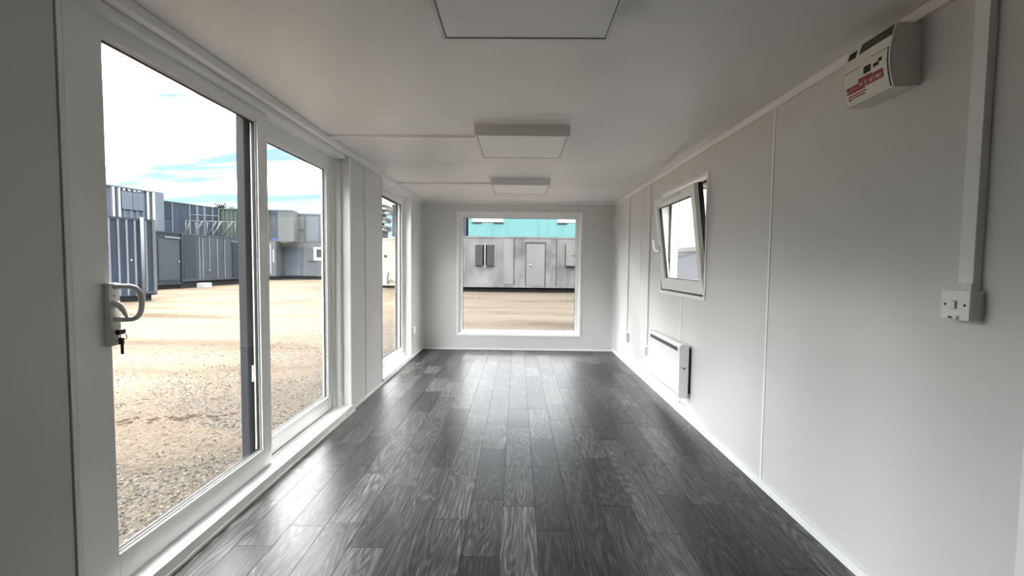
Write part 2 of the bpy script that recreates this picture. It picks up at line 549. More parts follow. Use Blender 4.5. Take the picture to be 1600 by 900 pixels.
def cells(a_rng, b_rng, holes, cuts=()):
    """split the rectangle into boxes around the holes (a0,a1,b0,b1)"""
    A = sorted({a_rng[0], a_rng[1], *[min(max(h[i], a_rng[0]), a_rng[1]) for h in holes for i in (0, 1)]})
    out = []
    for i in range(len(A) - 1):
        a0, a1 = A[i], A[i + 1]
        if a1 - a0 < 1e-5: continue
        hs = sorted((h[2], h[3]) for h in holes if h[0] < (a0 + a1) / 2 < h[1])
        z = b_rng[0]
        for h0, h1 in hs:
            if h0 > z + 1e-5: out.append((a0, a1, z, h0))
            z = max(z, h1)
        if z < b_rng[1] - 1e-5: out.append((a0, a1, z, b_rng[1]))
    return out


# ---------------- walls
wall_holes = {'left': [(DY0, DY1, -0.01, DZ1), (LY0, LY1, LZ0, LZ1)], 'right': [(RY0, RY1, RZ0, RZ1)], 'far': [(FX0, FX1, FZ0, FZ1)]}


def build_wall(side, ax, inner, outer, rng, joints, label):
    hs = wall_holes.get(side, [])
    sgn = 1 if outer > inner else -1
    mb = MB()
    for (a0, a1, z0, z1) in cells(rng, (-0.05, H + 0.06), hs):
        lo, hi = inner + sgn * 0.012, outer
        mb.box(lo, hi, a0, a1, z0, z1) if ax == 'x' else mb.box(a0, a1, lo, hi, z0, z1)
    w = solid('wall_' + side, mb, 'outer_steel', label, 'wall', kind='structure')
    edges = [rng[0]] + joints + [rng[1]]
    for i in range(len(edges) - 1):
        pm = MB()
        for (a0, a1, z0, z1) in cells((edges[i] + 0.0015, edges[i + 1] - 0.0015), (0, H), hs):
            lo, hi = inner, inner + sgn * 0.012
            pm.box(lo, hi, a0, a1, z0, z1) if ax == 'x' else pm.box(a0, a1, lo, hi, z0, z1)
        part('wall_panel', pm, 'wall_paint' if side != 'back' else 'light_damping_grey', w)
    return w


wr = build_wall('right', 'x', W, W + 0.16, (YB, D + 0.16), [-0.08, 1.165, 2.425, 3.685, 4.945], 'pale grey laminated panel wall right of the camera holding the heater')
wlft = build_wall('left', 'x', 0.0, -0.16, (YB, D + 0.16), [0.05, 1.31, 3.935, 4.40], 'pale grey panel wall on the left around the patio door')
wf = build_wall('far', 'y', D, D + 0.16, (0.0, W), [], 'pale grey end wall around the square far window')
wb = build_wall('back', 'y', YB, YB - 0.16, (0.0, W), [1.35], 'unseen end wall behind the camera, dark grey to keep light down')  # out of view; its dark colour is made up to soak up light
# joint cover strips, right wall
for yj, wd, z0 in ((2.425, 0.016, 0.04), (3.685, 0.012, 0.04), (4.945, 0.008, 0.04)):
    jm = MB()
    for (a0, a1, q0, q1) in cells((yj - wd / 2, yj + wd / 2), (z0, H - 0.04), wall_holes['right']):
        jm.box(W - 0.003, W + 0.002, a0, a1, q0, q1)
    part('joint_strip', jm, 'joint_white', wr)
jm = MB().box(-0.002, 0.003, 3.930, 3.940, 0.02, H - 0.04)
part('joint_strip', jm, 'wall_paint', wlft)

# ---------------- ceiling: three visible sheets and the roof deck
rm = MB().box(-0.16, W + 0.16, YB - 0.16, D + 0.16, H + 0.014, H + 0.14)
ceil = solid('ceiling', rm, 'outer_steel', 'flat pale grey panelled ceiling carrying three square lights', 'ceiling', kind='structure')
ce = [YB, 0.205, 1.425, 2.645, 3.90, 5.12, D]
for i in range(len(ce) - 1):
    part('ceiling_panel', MB().box(0, W, ce[i] + 0.0012, ce[i + 1] - 0.0012, H, H + 0.012), 'ceiling_paint', ceil)

# ---------------- floor
fm = MB().box(-0.16, W + 0.16, YB - 0.16, D + 0.16, -0.09, -0.0045)
floor = solid('floor', fm, 'black_plastic', 'dark grey wood-look plank floor with short staggered boards', 'floor', kind='structure')
PW = 0.1613
col0 = 0.640 - 4 * PW
known = {3: 2.505, 4: 1.83, 5: 2.215, 6: 2.50, 7: 1.785, 8: 2.175, 9: 1.975, 10: 2.35, 11: 2.75, 12: 1.968, 13: 2.305, 14: 2.704}
shared = {}


def plank_mesh(w_, l_):
    k = (round(w_, 4), round(l_, 4))
    if k not in shared:
        x, y, c, g = w_ / 2, l_ / 2, 0.0007, 0.0003
        v = []
        for z, d in ((-0.0044, g), (-0.0014, g), (0.0, g + c)):
            v += [(-x + d, -y + d, z), (x - d, -y + d, z), (x - d, y - d, z), (-x + d, y - d, z)]
        f = []
        for r_ in (0, 4):
            for i in range(4):
                f.append((r_ + i, r_ + (i + 1) % 4, r_ + 4 + (i + 1) % 4, r_ + 4 + i))
        f.append((8, 9, 10, 11)); f.append((3, 2, 1, 0))
        me = bpy.data.meshes.new('plank'); me.from_pydata(v, [], f); me.materials.append(MATS['floor_plank'])
        bm = bmesh.new(); bm.from_mesh(me); bmesh.ops.recalc_face_normals(bm, faces=list(bm.faces)); bm.to_mesh(me); bm.free()
        shared[k] = me
    return shared[k]


back_stuff = MB()
rp_ = random.Random(11)
for ci in range(-1, 18):
    x0 = max(0.0, col0 + ci * PW); x1 = min(W, col0 + (ci + 1) * PW)
    if x1 - x0 < 0.01: continue
    ref = known.get(ci, 1.7 + rp_.random() * 1.08)
    seams = []
    k = -4
    y = ref - 4 * 1.08
    while y < D + 1.1:
        seams.append(y); seams.append(y + 0.50 + 0.14 * math.sin(ci * 2.3))
        y += 1.08
    seams = [s for s in seams if YB + 0.02 < s < D - 0.02]
    seams = [YB] + seams + [D]
    for a, b_ in zip(seams[:-1], seams[1:]):
        if b_ < 0.95:
            continue
        a2 = a
        o = bpy.data.objects.new('plank', plank_mesh(x1 - x0, b_ - a2))
        COL.objects.link(o); o.parent = floor
        o.location = Vector(((x0 + x1) / 2, (a2 + b_) / 2, 0.0)) - Vector(floor.location)
    firsty = next(a for a, b_ in zip(seams[:-1], seams[1:]) if b_ >= 0.95)
    if firsty > YB:
        yy = YB
        while yy < firsty - 0.02:
            y2 = min(firsty, yy + 0.8)
            back_stuff.box(x0 + .0005, x1 - .0005, yy + .0005, y2 - .0005, -0.0044, 0.0)
            yy = y2
part('plank_field', back_stuff, 'floor_plank', floor, label='rest of the planks, behind the camera', kind='stuff')

# ---------------- trims
def trim_box(name, label, cat, *boxes, mat='white_trim', c=0.0):
    mb = MB()
    for b_ in boxes: mb.box(*b_, c)
    return solid(name, mb, mat, label, cat, kind='structure')


trim_box('baseboard_right', 'narrow bright white skirting along the right wall', 'baseboard', (W - 0.011, W, 1.17, D, 0.0, 0.040), c=0.002)
trim_box('baseboard_far', 'narrow white skirting under the far window', 'baseboard', (0.012, W - 0.012, D - 0.011, D, 0.0, 0.024), c=0.002)
trim_box('baseboard_left', 'thin white skirting bead along the left wall past the door', 'baseboard',
         (0.0, 0.012, DY1 + 0.03, D - 0.012, 0.0, 0.020), (0.0, 0.012, YB, DY0 - 0.03, 0.0, 0.020), c=0.002)
trim_box('trim_1', 'white cornice trunking along the top of the left wall', 'trim', (0.0, 0.036, YB, D, H - 0.038, H - 0.0005), c=0.003)
trim_box('trim_2', 'white cornice trunking along the top of the right wall', 'trim', (W - 0.016, W, YB, D, H - 0.040, H - 0.0005), c=0.003)
trim_box('trim_3', 'white cornice strip along the top of the end wall above the far window', 'trim', (0.037, W - 0.017, D - 0.016, D, H - 0.030, H - 0.0005), c=0.003)
trim_box('trim_4', 'slim white corner bead in the far left corner', 'trim', (0.0, 0.014, D - 0.014, D, 0.021, H - 0.04), c=0.002)
trim_box('trim_5', 'slim white corner bead in the far right corner', 'trim', (W - 0.012, W, D - 0.012, D, 0.041, H - 0.04), c=0.002)

# ---------------- door_2: edge of a side door frame in the right wall, by the camera
d2 = root('door_2', (W, 0.75, 0), 'white door frame edge at the lower right corner of the view', 'door', kind='structure')
part('door_frame', MB().box(W - 0.022, W, 1.09, 1.166, 0, 2.02, 0.003).box(W - 0.022, W, 0.22, 0.296, 0, 2.02, 0.003).box(W - 0.022, W, 0.296, 1.09, 1.945, 2.02, 0.003), 'white_trim', d2)
part('door_leaf', MB().box(W - 0.012, W - 0.001, 0.30, 1.085, 0.005, 1.94, 0.002), 'light_damping_grey', d2)  # unseen leaf, dark colour chosen to reduce light on the near left wall

# ---------------- door_1: two-leaf sliding patio door, left wall
d1 = root('door_1', (-0.08, (DY0 + DY1) / 2, 0), 'large white framed sliding patio door with two glass leaves, left wall', 'door', kind='structure')
fr = MB()
fr.box(-0.155, -0.060, DY0, DY0 + 0.055, 0.0, DZ1, 0.002)        # near jamb
fr.box(-0.155, -0.062, DY1 - 0.055, DY1, 0.0, DZ1, 0.002)        # far jamb
fr.box(-0.155, -0.098, DY1 - 0.115, DY1 - 0.055, 0.0, DZ1 - .02, 0.002)
fr.box(-0.155, -0.010, DY0 + 0.055, DY1 - 0.055, DZ1 - 0.028, DZ1, 0.002)  # head
fr.box(-0.155, -0.100, DY0 + 0.055, DY1 - 0.055, DZ1 - 0.055, DZ1 - 0.028, 0.002)
part('door_frame', fr, 'white_plastic', d1)
sl = MB().box(-0.165, -0.062, DY0 + 0.0, DY1, 0.0, 0.050, 0.002)
sl.box(-0.096, -0.090, DY0 + 0.06, DY1 - 0.06, 0.050, 0.062).box(-0.130, -0.124, DY0 + 0.06, DY1 - 0.06, 0.050, 0.062)
part('sill', sl, 'white_plastic', d1)
part('sill_board', MB().box(-0.060, 0.022, DY0 + 0.001, DY1 + 0.0, 0.0, 0.056, 0.004).box(0.0, 0.022, DY0 - 0.02, DY0, 0.0, 0.056, 0.002), 'white_trim', d1)
part('threshold_bead', MB().box(0.022, 0.034, DY0 - 0.02, DY1 + 0.012, 0.0, 0.016, 0.003), 'handle_grey', d1)
part('reveal_lining', MB().box(-0.061, 0.004, DY1 - 0.004, DY1 + 0.022, 0.057, DZ1, 0.001).box(-0.061, 0.004, DY0 - 0.012, DY0 + 0.004, 0.057, DZ1, 0.001), 'white_trim', d1)


def leaf(parent, name, x0, x1, y0, y1, z0, z1, w4, label, stile=None):
    s = MB()
    l_, r_, bt, tp = w4
    s.box(x0, x1, y0, y0 + l_, z0, z1, 0.003) if not stile else None
    s.box(x0, x1, y1 - r_, y1, z0, z1, 0.003)
    s.box(x0, x1, y0 + l_, y1 - r_, z0, z0 + bt, 0.003).box(x0, x1, y0 + l_, y1 - r_, z1 - tp, z1, 0.003)
    o = part(name, s, 'white_plastic', parent, label)
    # sloped glazing bead and black gasket
    g = MB().frame('x', x0 + 0.012, x1 - 0.010, y0 + l_, y1 - r_, z0 + bt, z1 - tp, 0.010, 0.002)
    part('glazing_bead', g, 'white_trim', o)
    k = MB().frame('x', x0 + 0.016, x1 - 0.014, y0 + l_ + 0.010, y1 - r_ - 0.010, z0 + bt + 0.010, z1 - tp - 0.010, 0.004)
    part('gasket', k, 'gasket', o)
    xm = (x0 + x1) / 2
    part('glass_pane', MB().box(xm - 0.002, xm + 0.002, y0 + l_ + 0.003, y1 - r_ - 0.003, z0 + bt + 0.003, z1 - tp - 0.003), 'glass', o)
    if stile:
        part('meeting_stile', MB().box(x0, x1, y0, y0 + l_, z0, z1, 0.003), stile, o, 'dark grey meeting stile')
    return o


leaf1 = leaf(d1, 'sliding_leaf', -0.093, -0.050, DY0 + 0.058, 2.495, 0.064, 2.018, (0.130, 0.088, 0.103, 0.060), 'near sliding leaf with the handle')
leaf2 = leaf(d1, 'fixed_leaf', -0.146, -0.104, 2.372, DY1 - 0.118, 0.060, 1.995, (0.090, 0.070, 0.110, 0.080), 'far leaf behind the sliding one', stile='grey_foil')
part('latch', MB().box(-0.103, -0.096, 2.40, 2.418, 0.55, 0.64, 0.002).box(-0.101, -0.088, 2.404, 2.414, 0.57, 0.60, 0.001), 'white_plastic', d1)

# handle of the sliding leaf: backplate, bowed pull, thumb lever, lock cylinder
hd = part('handle', MB().box(-0.050, -0.030, 1.487, 1.529, 0.914, 1.129, 0.006), 'handle_grey', d1, 'white D-shaped pull handle on a long plate')
zc, zr = 1.0605, 0.0565
def bow(s_, z):
    return (-0.038 + 0.080 * s_, 1.503 + 0.028 * s_, z)
path = [bow(0, zc + zr - .002), bow(0.2, zc + zr), bow(0.45, zc + zr)]
for k in range(0, 13):
    a = R(90 - 15 * k)
    path.append(bow(0.55 + 0.45 * abs(math.cos(a)) ** 0.8, zc + zr * math.copysign(abs(math.sin(a)) ** 0.8, math.sin(a))))
path += [bow(0.45, zc - zr), bow(0.2, zc - zr), bow(0, zc - zr + .002)]
part('pull_bow', MB().tube(path, 0.0088, 12, 0.9), 'handle_grey', hd)
part('thumb_lever', MB().tube([(-0.034, 1.500, 1.060), (-0.018, 1.502, 1.057), (-0.010, 1.506, 1.050), (-0.004, 1.510, 1.034), (0.004, 1.514, 1.012)], [0.011, 0.011, 0.010, 0.008, 0.005], 10), 'handle_grey', hd)
part('lock_cylinder', MB().cyl((-0.036, 1.506, 0.962), (-0.022, 1.506, 0.962), 0.009, 16), 'chrome', hd)
part('screw', MB().cyl((-0.034, 1.504, 1.086), (-0.0292, 1.504, 1.086), 0.0035, 10), 'grille_grey', hd)
part('screw', MB().cyl((-0.034, 1.508, 0.930), (-0.0292, 1.508, 0.930), 0.0035, 10), 'grille_grey', hd)

# keys hanging from the lock
ky = root('key_bunch', (-0.022, 1.506, 0.88), 'small bunch of black-headed keys hanging from the patio door lock', 'keys')
part('key', MB().box(-0.018, -0.006, 1.492, 1.520, 0.953, 0.971, 0.004).box(-0.030, -0.018, 1.502, 1.509, 0.958, 0.967, 0.001), 'black_plastic', ky, 'key in the lock')
ringp = [(-0.010 + 0.013 * math.cos(a), 1.508 + 0.004 * math.cos(a), 0.944 + 0.013 * math.sin(a)) for a in [2 * math.pi * i / 20 for i in range(21)]]
part('key_ring', MB().tube(ringp, 0.0016, 6), 'chrome', ky)
part('spare_key_blade', MB().box(-0.026, -0.020, 1.505, 1.507, 0.936, 0.952), 'chrome', ky)
part('spare_key', MB().box(-0.020, -0.006, 1.502, 1.514, 0.918, 0.942, 0.005).box(-0.015, -0.007, 1.505, 1.511, 0.884, 0.920, 0.003), 'black_plastic', ky, 'hanging spare key with a black head')

# ---------------- window_1: full-height narrow window, left wall
w1 = root('window_1', (-0.08, (LY0 + LY1) / 2, LZ0), 'tall narrow white framed window past the patio door, left wall', 'window', kind='structure')
part('window_frame', MB().frame('x', -0.155, -0.075, LY0, LY1, LZ0, LZ1, 0.055, 0.002), 'white_plastic', w1)
part('reveal_lining', MB().box(-0.076, 0.003, LY1 - 0.004, LY1 + 0.022, LZ0, LZ1 - 0.004, 0.001).box(-0.076, 0.003, LY0 - 0.012, LY0 + 0.004, LZ0, LZ1 - .004, 0.001).box(-0.076, 0.003, LY0, LY1, LZ1 - 0.004, LZ1 + 0.0, 0.001), 'white_trim', w1)
part('window_sill', MB().box(-0.076, 0.014, LY0 - 0.004, LY1 + 0.012, 0.021, LZ0 + 0.006, 0.003), 'white_trim', w1)
o = leaf(w1, 'sash', -0.130, -0.085, LY0 + 0.057, LY1 - 0.057, LZ0 + 0.057, LZ1 - 0.057, (0.04, 0.04, 0.055, 0.045), None)
part('outer_cover', MB().frame('x', -0.168, -0.156, LY0, LY1, LZ0, LZ1, 0.11, 0.0), 'grey_foil', w1, 'grey outer cover frame')

# ---------------- window_2: square far window
w2 = root('window_2', ((FX0 + FX1) / 2, D, FZ0), 'large square fixed window in the far end wall', 'window', kind='structure')
part('architrave', MB().frame('y', D - 0.010, D + 0.004, FX0 - 0.004, FX1 + 0.004, FZ0 - 0.004, FZ1 + 0.004, 0.026, 0.002), 'white_trim', w2)
ff = MB().frame('y', D + 0.004, D + 0.15, FX0, FX1, FZ0, FZ1, 0.030, 0.001)
part('reveal_lining', ff, 'white_trim', w2)
part('window_frame', MB().frame('y', D + 0.045, D + 0.10, FX0 + 0.030, FX1 - 0.030, FZ0 + 0.030, FZ1 - 0.030, 0.048, 0.002), 'white_plastic', w2)
part('gasket', MB().frame('y', D + 0.060, D + 0.075, FX0 + 0.078, FX1 - 0.078, FZ0 + 0.078, FZ1 - 0.078, 0.005), 'gasket', w2)
part('glass_pane', MB().box(FX0 + 0.07, FX1 - 0.07, D + 0.065, D + 0.069, FZ0 + 0.07, FZ1 - 0.07), 'glass', w2)

# ---------------- window_3: tilt window, right wall, sash tipped in at the top
w3 = root('window_3', (W, (RY0 + RY1) / 2, RZ0), 'white tilt window in the right wall, sash tipped inwards', 'window', kind='structure')
part('architrave', MB().frame('x', W - 0.007, W + 0.002, RY0 - 0.004, RY1 + 0.004, RZ0 - 0.004, RZ1 + 0.004, 0.026, 0.002), 'white_trim', w3)
part('window_frame', MB().frame('x', W + 0.002, W + 0.13, RY0, RY1, RZ0, RZ1, 0.022, 0.001).frame('x', W + 0.070, W + 0.13, RY0 + 0.022, RY1 - 0.022, RZ0 + 0.022, RZ1 - 0.022, 0.040, 0.002), 'white_plastic', w3)
part('gasket', MB().frame('x', W + 0.058, W + 0.070, RY0 + 0.026, RY1 - 0.026, RZ0 + 0.026, RZ1 - 0.026, 0.012), 'gasket', w3, 'black rubber seal')
SY0, SY1, SH = RY0 + 0.040, RY1 - 0.045, 0.815
sash = bpy.data.objects.new('sash', None)
sm = MB().frame('x', 0.0, 0.056, SY0, SY1, 0.0, SH, 0.07, 0.004, w4=(0.066, 0.072, 0.082, 0.062))
piv = Vector((W + 0.004, 0, RZ0 + 0.036))
me = mesh_of('sash', sm); me.materials.append(MATS['white_plastic'])
sash = bpy.data.objects.new('sash', me); COL.objects.link(sash); sash.parent = w3
sash.location = piv - Vector(w3.location)
sash.rotation_euler = (0, R(-7.0), 0)
sash['label'] = 'white sash tipped in at the top'
ORG['__s'] = Vector((0, 0, 0)); ORG[sash.name] = Vector((0, 0, 0))
part('glazing_bead', MB().frame('x', 0.010, 0.040, SY0 + 0.066, SY1 - 0.072, 0.082, SH - 0.062, 0.016, 0.003), 'white_trim', sash)
part('gasket', MB().frame('x', 0.014, 0.036, SY0 + 0.082, SY1 - 0.088, 0.098, SH - 0.078, 0.006).frame('x', 0.032, 0.066, SY0 - 0.0015, SY1 + 0.0015, -0.0015, SH + 0.0015, 0.02), 'gasket', sash)
part('glass_pane', MB().box(0.024, 0.028, SY0 + 0.07, SY1 - 0.076, 0.086, SH - 0.066), 'glass', sash)
hy = SY1 - 0.030
part('handle', MB().box(-0.012, 0.0, hy - 0.014, hy + 0.014, 0.33, 0.40, 0.003).tube([(-0.010, hy, 0.352), (-0.034, hy, 0.350), (-0.048, hy + .002, 0.362), (-0.052, hy + .006, 0.39), (-0.050, hy + .010, 0.455)], [0.010, 0.010, 0.011, 0.010, 0.008], 10), 'white_plastic', sash, 'white turn handle')
part('trickle_vent', MB().box(-0.012, 0.0, SY0 + 0.30, SY1 - 0.24, SH - 0.040, SH - 0.022, 0.003).box(-0.018, -0.010, SY0 + 0.27, SY0 + 0.32, SH - 0.040, SH - 0.020, 0.003), 'light_body', sash)
part('stay_arm', MB().tube([(0.05, SY0 + 0.012, SH - 0.03), (0.14, SY0 + 0.006, SH - 0.075)], 0.005, 8), 'chrome', w3).location = sash.location + Vector((0, 0, 0))
for o_ in w3.children:
    if o_.name.startswith('stay_arm'):
        o_.data.transform(Matrix.Translation(ORG[w3.name])); o_.data.transform(Euler((0, R(-7), 0)).to_matrix().to_4x4())

# ---------------- ceiling lights
def ceiling_light(y, label):
    x = 1.365
    r_ = root('ceiling_light', (x, y, H - 0.069), label, 'ceiling light', 'square ceiling lights')
    z0 = H - 0.069
    b = MB().frame('x', 0, 0, 0, 0, 0, 0, 0) if False else MB()
    t = 0.014
    for (a, b1, c, d_) in ((-.3, .3, -.3, -.3 + t), (-.3, .3, .3 - t, .3), (-.3, -.3 + t, -.3 + t, .3 - t), (.3 - t, .3, -.3 + t, .3 - t)):
        b.box(x + a, x + b1, y + c, y + d_, z0, H - 0.0006, 0.0015)
    part('light_frame', b, 'light_body', r_)
    part('backing_tray', MB().box(x - .285, x + .285, y - .285, y + .285, H - 0.03, H - 0.001), 'light_body', r_)
    part('gap_shade_strip', MB().box(x - .286, x + .286, y - .286, y - .2825, z0 + .003, z0 + .012).box(x - .286, x + .286, y + .2825, y + .286, z0 + .003, z0 + .012).box(x - .286, x - .2825, y - .28, y + .28, z0 + .003, z0 + .012).box(x + .2825, x + .286, y - .28, y + .28, z0 + .003, z0 + .012), 'grille_grey', r_)  # grey strips stand in for the shade in the diffuser gap
    part('diffuser', MB().box(x - .282, x + .282, y - .282, y + .282, z0 + 0.003, z0 + 0.008, 0.001), 'light_diffuser', r_)
    return r_


ceiling_light(1.359, 'unlit square white ceiling light nearest the camera, cut off by the top edge')
ceiling_light(3.150, 'unlit square white ceiling light in the middle of the row')
ceiling_light(4.875, 'unlit square white ceiling light nearest the far window')


def trunk(name, label, cat, group, *boxes):
    mb = MB()
    for b_ in boxes: mb.box(*b_, 0.002)
    return solid(name, mb, 'white_trim', label, cat, group)


trunk('cable_trunking', 'thin white cable trunking across the ceiling to the middle light', 'trunking', 'white mini cable trunking', (0.037, 1.064, 3.095, 3.120, H - 0.017, H - 0.0006))
trunk('cable_trunking', 'thin white cable trunking across the ceiling to the farthest light', 'trunking', 'white mini cable trunking', (0.037, 1.064, 4.855, 4.880, H - 0.017, H - 0.0006))
trunk('cable_trunking', 'wide white vertical cable trunking down to the switched outlet, right wall', 'trunking', 'white mini cable trunking', (W - 0.025, W, 1.320, 1.364, 1.165, H - 0.041))
trunk('cable_trunking', 'slim vertical cable trunking down to the double socket near the far corner', 'trunking', 'white mini cable trunking', (W - 0.016, W, 5.450, 5.470, 0.405, H - 0.041))
trunk('cable_trunking', 'slim vertical cable trunking down to the outlet beside the heater', 'trunking', 'white mini cable trunking', (W - 0.016, W, 4.600, 4.620, 0.385, H - 0.041))

# ---------------- switched outlet on the right wall
so = root('switched_outlet', (W, 1.350, 1.057), 'square surface-mounted switched outlet at the end of the wide trunking', 'switch')
part('back_box', MB().box(W - 0.036, W, 1.307, 1.393, 1.057, 1.143, 0.003), 'handle_grey', so)
part('face_plate', MB().box(W - 0.044, W - 0.036, 1.306, 1.394, 1.056, 1.144, 0.003), 'white_plastic', so)
part('rocker', MB().prism([(W - 0.044, 1.112), (W - 0.044, 1.090), (W - 0.048, 1.091), (W - 0.052, 1.111)], 'y', 1.345, 1.358), 'white_plastic', so)
part('rocker_surround', MB().frame('x', W - 0.0448, W - 0.0438, 1.3435, 1.3595, 1.088, 1.114, 0.0014), 'grille_grey', so)
for yy in (1.320, 1.380):
    part('screw', MB().cyl((W - 0.0448, yy, 1.101), (W - 0.040, yy, 1.101), 0.0036, 10), 'gasket', so)
part('cable_outlet', MB().box(W - 0.052, W - 0.040, 1.335, 1.372, 1.059, 1.068, 0.002), 'joint_white', so)
part('outlet_slot', MB().box(W - 0.0528, W - 0.0515, 1.348, 1.361, 1.061, 1.0655), 'gasket', so)
part('cable_gland', MB().box(W - 0.030, W, 1.318, 1.346, 1.143, 1.166, 0.003), 'handle_grey', so)


def socket(name, x_in, sgn, y, z, w_, h_, label, cat='socket', group=None):
    r_ = root(name, (x_in, y, z - h_ / 2), label, cat, group)
    part('back_box', MB().box(x_in, x_in + sgn * 0.030, y - w_ / 2 + .001, y + w_ / 2 - .001, z - h_ / 2 + .001, z + h_ / 2 - .001, 0.002), 'white_plastic', r_)
    part('face_plate', MB().box(x_in + sgn * 0.030, x_in + sgn * 0.038, y - w_ / 2, y + w_ / 2, z - h_ / 2, z + h_ / 2, 0.003), 'white_plastic', r_)
    n = 2 if w_ > 0.1 else 1
    for i in range(n):
        yc = y + (i - (n - 1) / 2) * 0.06
        part('rocker', MB().box(x_in + sgn * 0.038, x_in + sgn * 0.042, yc - 0.008, yc + 0.008, z + 0.012, z + 0.03, 0.001), 'white_trim', r_)
        part('pin_hole', MB().box(x_in + sgn * 0.0375, x_in + sgn * 0.0384, yc - 0.002, yc + 0.002, z - 0.002, z + 0.006).box(x_in + sgn * 0.0375, x_in + sgn * 0.0384, yc - 0.013, yc - 0.007, z - 0.02, z - 0.016).box(x_in + sgn * 0.0375, x_in + sgn * 0.0384, yc + 0.007, yc + 0.013, z - 0.02, z - 0.016), 'gasket', r_)
    return r_


socket('power_socket', W, -1, 5.45, 0.347, 0.146, 0.110, 'white double socket low on the right wall near the far corner', group='white power sockets')
socket('power_socket', W, -1, 4.62, 0.338, 0.086, 0.086, 'small white outlet just past the heater, low on the right wall', group='white power sockets')
socket('power_socket', 0.0, 1, 5.72, 0.348, 0.086, 0.086, 'small white socket low on the left wall in the far corner', group='white power sockets')

# ---------------- panel heater
hx0, hx1 = W - 0.095, W - 0.030
ht = root('panel_heater', (W, 3.84, 0.19), 'white wall-mounted electric panel heater under the tilt window', 'heater')
prof = [(hx1, 0.205), (hx1, 0.595), (hx0 + 0.022, 0.602), (hx0 + 0.006, 0.596), (hx0, 0.580), (hx0, 0.215), (hx0 + 0.008, 0.198), (hx0 + 0.024, 0.192)]
part('body', MB().prism(prof, 'y', 3.475, 4.215), 'heater_white', ht)
capn = [(hx1 + .004, 0.200), (hx1 + .004, 0.600), (hx0 + 0.022, 0.607), (hx0 + 0.004, 0.600), (hx0 - .003, 0.583), (hx0 - .003, 0.212), (hx0 + 0.006, 0.193), (hx0 + 0.024, 0.187)]
for a, b_ in ((3.430, 3.475), (4.215, 4.250)):
    part('end_cap', MB().prism(capn, 'y', a, b_), 'heater_white', ht)
gr = part('grille', MB().box(hx0 - 0.0012, hx0 + 0.002, 3.485, 4.195, 0.545, 0.577), 'grille_grey', ht, 'grey air outlet grille')
gs = MB()
for i in range(36):
    y = 3.49 + i * 0.0197
    gs.box(hx0 - 0.0030, hx0 - 0.0008, y, y + 0.004, 0.547, 0.575)
for z in (0.5545, 0.567):
    gs.box(hx0 - 0.0034, hx0 - 0.0010, 3.487, 4.193, z, z + 0.0022)
part('louvre', gs, 'band_grey', gr)
part('control_slot', MB().box(hx0 + 0.028, hx0 + 0.046, 3.4285, 3.4305, 0.416, 0.424).box(hx0 + .004, hx0 + 0.05, 3.4292, 3.4304, 0.4245, 0.427), 'gasket', ht)
part('wall_bracket', MB().box(hx1 + 0.002, W, 3.455, 3.475, 0.215, 0.575).box(hx1 + .002, W, 4.20, 4.22, 0.215, 0.575).box(hx1 + .002, W - .002, 3.475, 4.20, 0.30, 0.33).box(hx1 + .002, W - .002, 3.475, 4.20, 0.5, 0.53), 'black_plastic', ht, 'black bracket behind')
part('bracket_foot', MB().tube([(W - 0.018, 3.462, 0.225), (W - 0.03, 3.462, 0.20), (W - 0.02, 3.48, 0.188), (W - 0.006, 3.47, 0.195)], 0.006, 8), 'white_plastic', ht)


def spline(pts, n=8):
    out = []
    P = [Vector(p) for p in pts]
    P = [P[0] * 2 - P[1]] + P + [P[-1] * 2 - P[-2]]
    for i in range(1, len(P) - 2):
        for k in range(n):
            t = k / n
            a, b_, c, d_ = P[i - 1], P[i], P[i + 1], P[i + 2]
            out.append(0.5 * ((2 * b_) + (c - a) * t + (2 * a - 5 * b_ + 4 * c - d_) * t * t + (3 * b_ - a - 3 * c + d_) * t ** 3))
    out.append(P[-2])
    return out


cab = MB().tube(spline([(W - 0.060, 3.50, 0.19), (W - 0.055, 3.51, 0.150), (W - 0.045, 3.56, 0.118), (W - 0.018, 3.62, 0.100), (W - 0.008, 3.86, 0.105), (W - 0.008, 4.10, 0.12), (W - 0.010, 4.34, 0.175), (W - 0.014, 4.52, 0.27), (W - 0.020, 4.60, 0.31)]), 0.0038, 8)
solid('heater_cable', cab, 'white_plastic', 'thin white flex looping under the panel heater to the outlet', 'cable')
cab2 = MB().tube(spline([(W - 0.030, 4.245, 0.50), (W - 0.026, 4.30, 0.46), (W - 0.016, 4.34, 0.36), (W - 0.010, 4.30, 0.24), (W - 0.008, 4.16, 0.13), (W - 0.008, 4.02, 0.055)]), 0.0032, 8)
solid('heater_cable', cab2, 'white_plastic', 'thin white flex drooping from the far side of the heater to the skirting', 'cable')

# ---------------- consumer unit, upper right
cuy0, cuy1, cz0, cz1 = 1.558, 1.778, 1.822, 2.034
cu = root('consumer_unit', (W, (cuy0 + cuy1) / 2, cz0), 'cream electricity consumer unit with red printed label under the ceiling, right wall', 'fuse box')
part('back_box', MB().box(W - 0.040, W, cuy0 + 0.004, cuy1 - 0.004, cz0 + 0.004, cz1 - 0.004, 0.002), 'unit_side', cu)


def front_x(z):
    t = (z - cz0) / (cz1 - cz0)
    return W - (0.088 + 0.022 * math.sin(math.pi * min(1, max(0, t * 0.92 + 0.02))) - 0.004 * t)


NZ = 12
pf = [(W - 0.036, cz0), (W - 0.036, cz1)] + [(front_x(cz1 - (cz1 - cz0) * i / NZ), cz1 - (cz1 - cz0) * i / NZ) for i in range(NZ + 1)]
part('housing', MB().prism(pf, 'y', cuy0, cuy1), 'unit_side', cu, 'curved front housing')


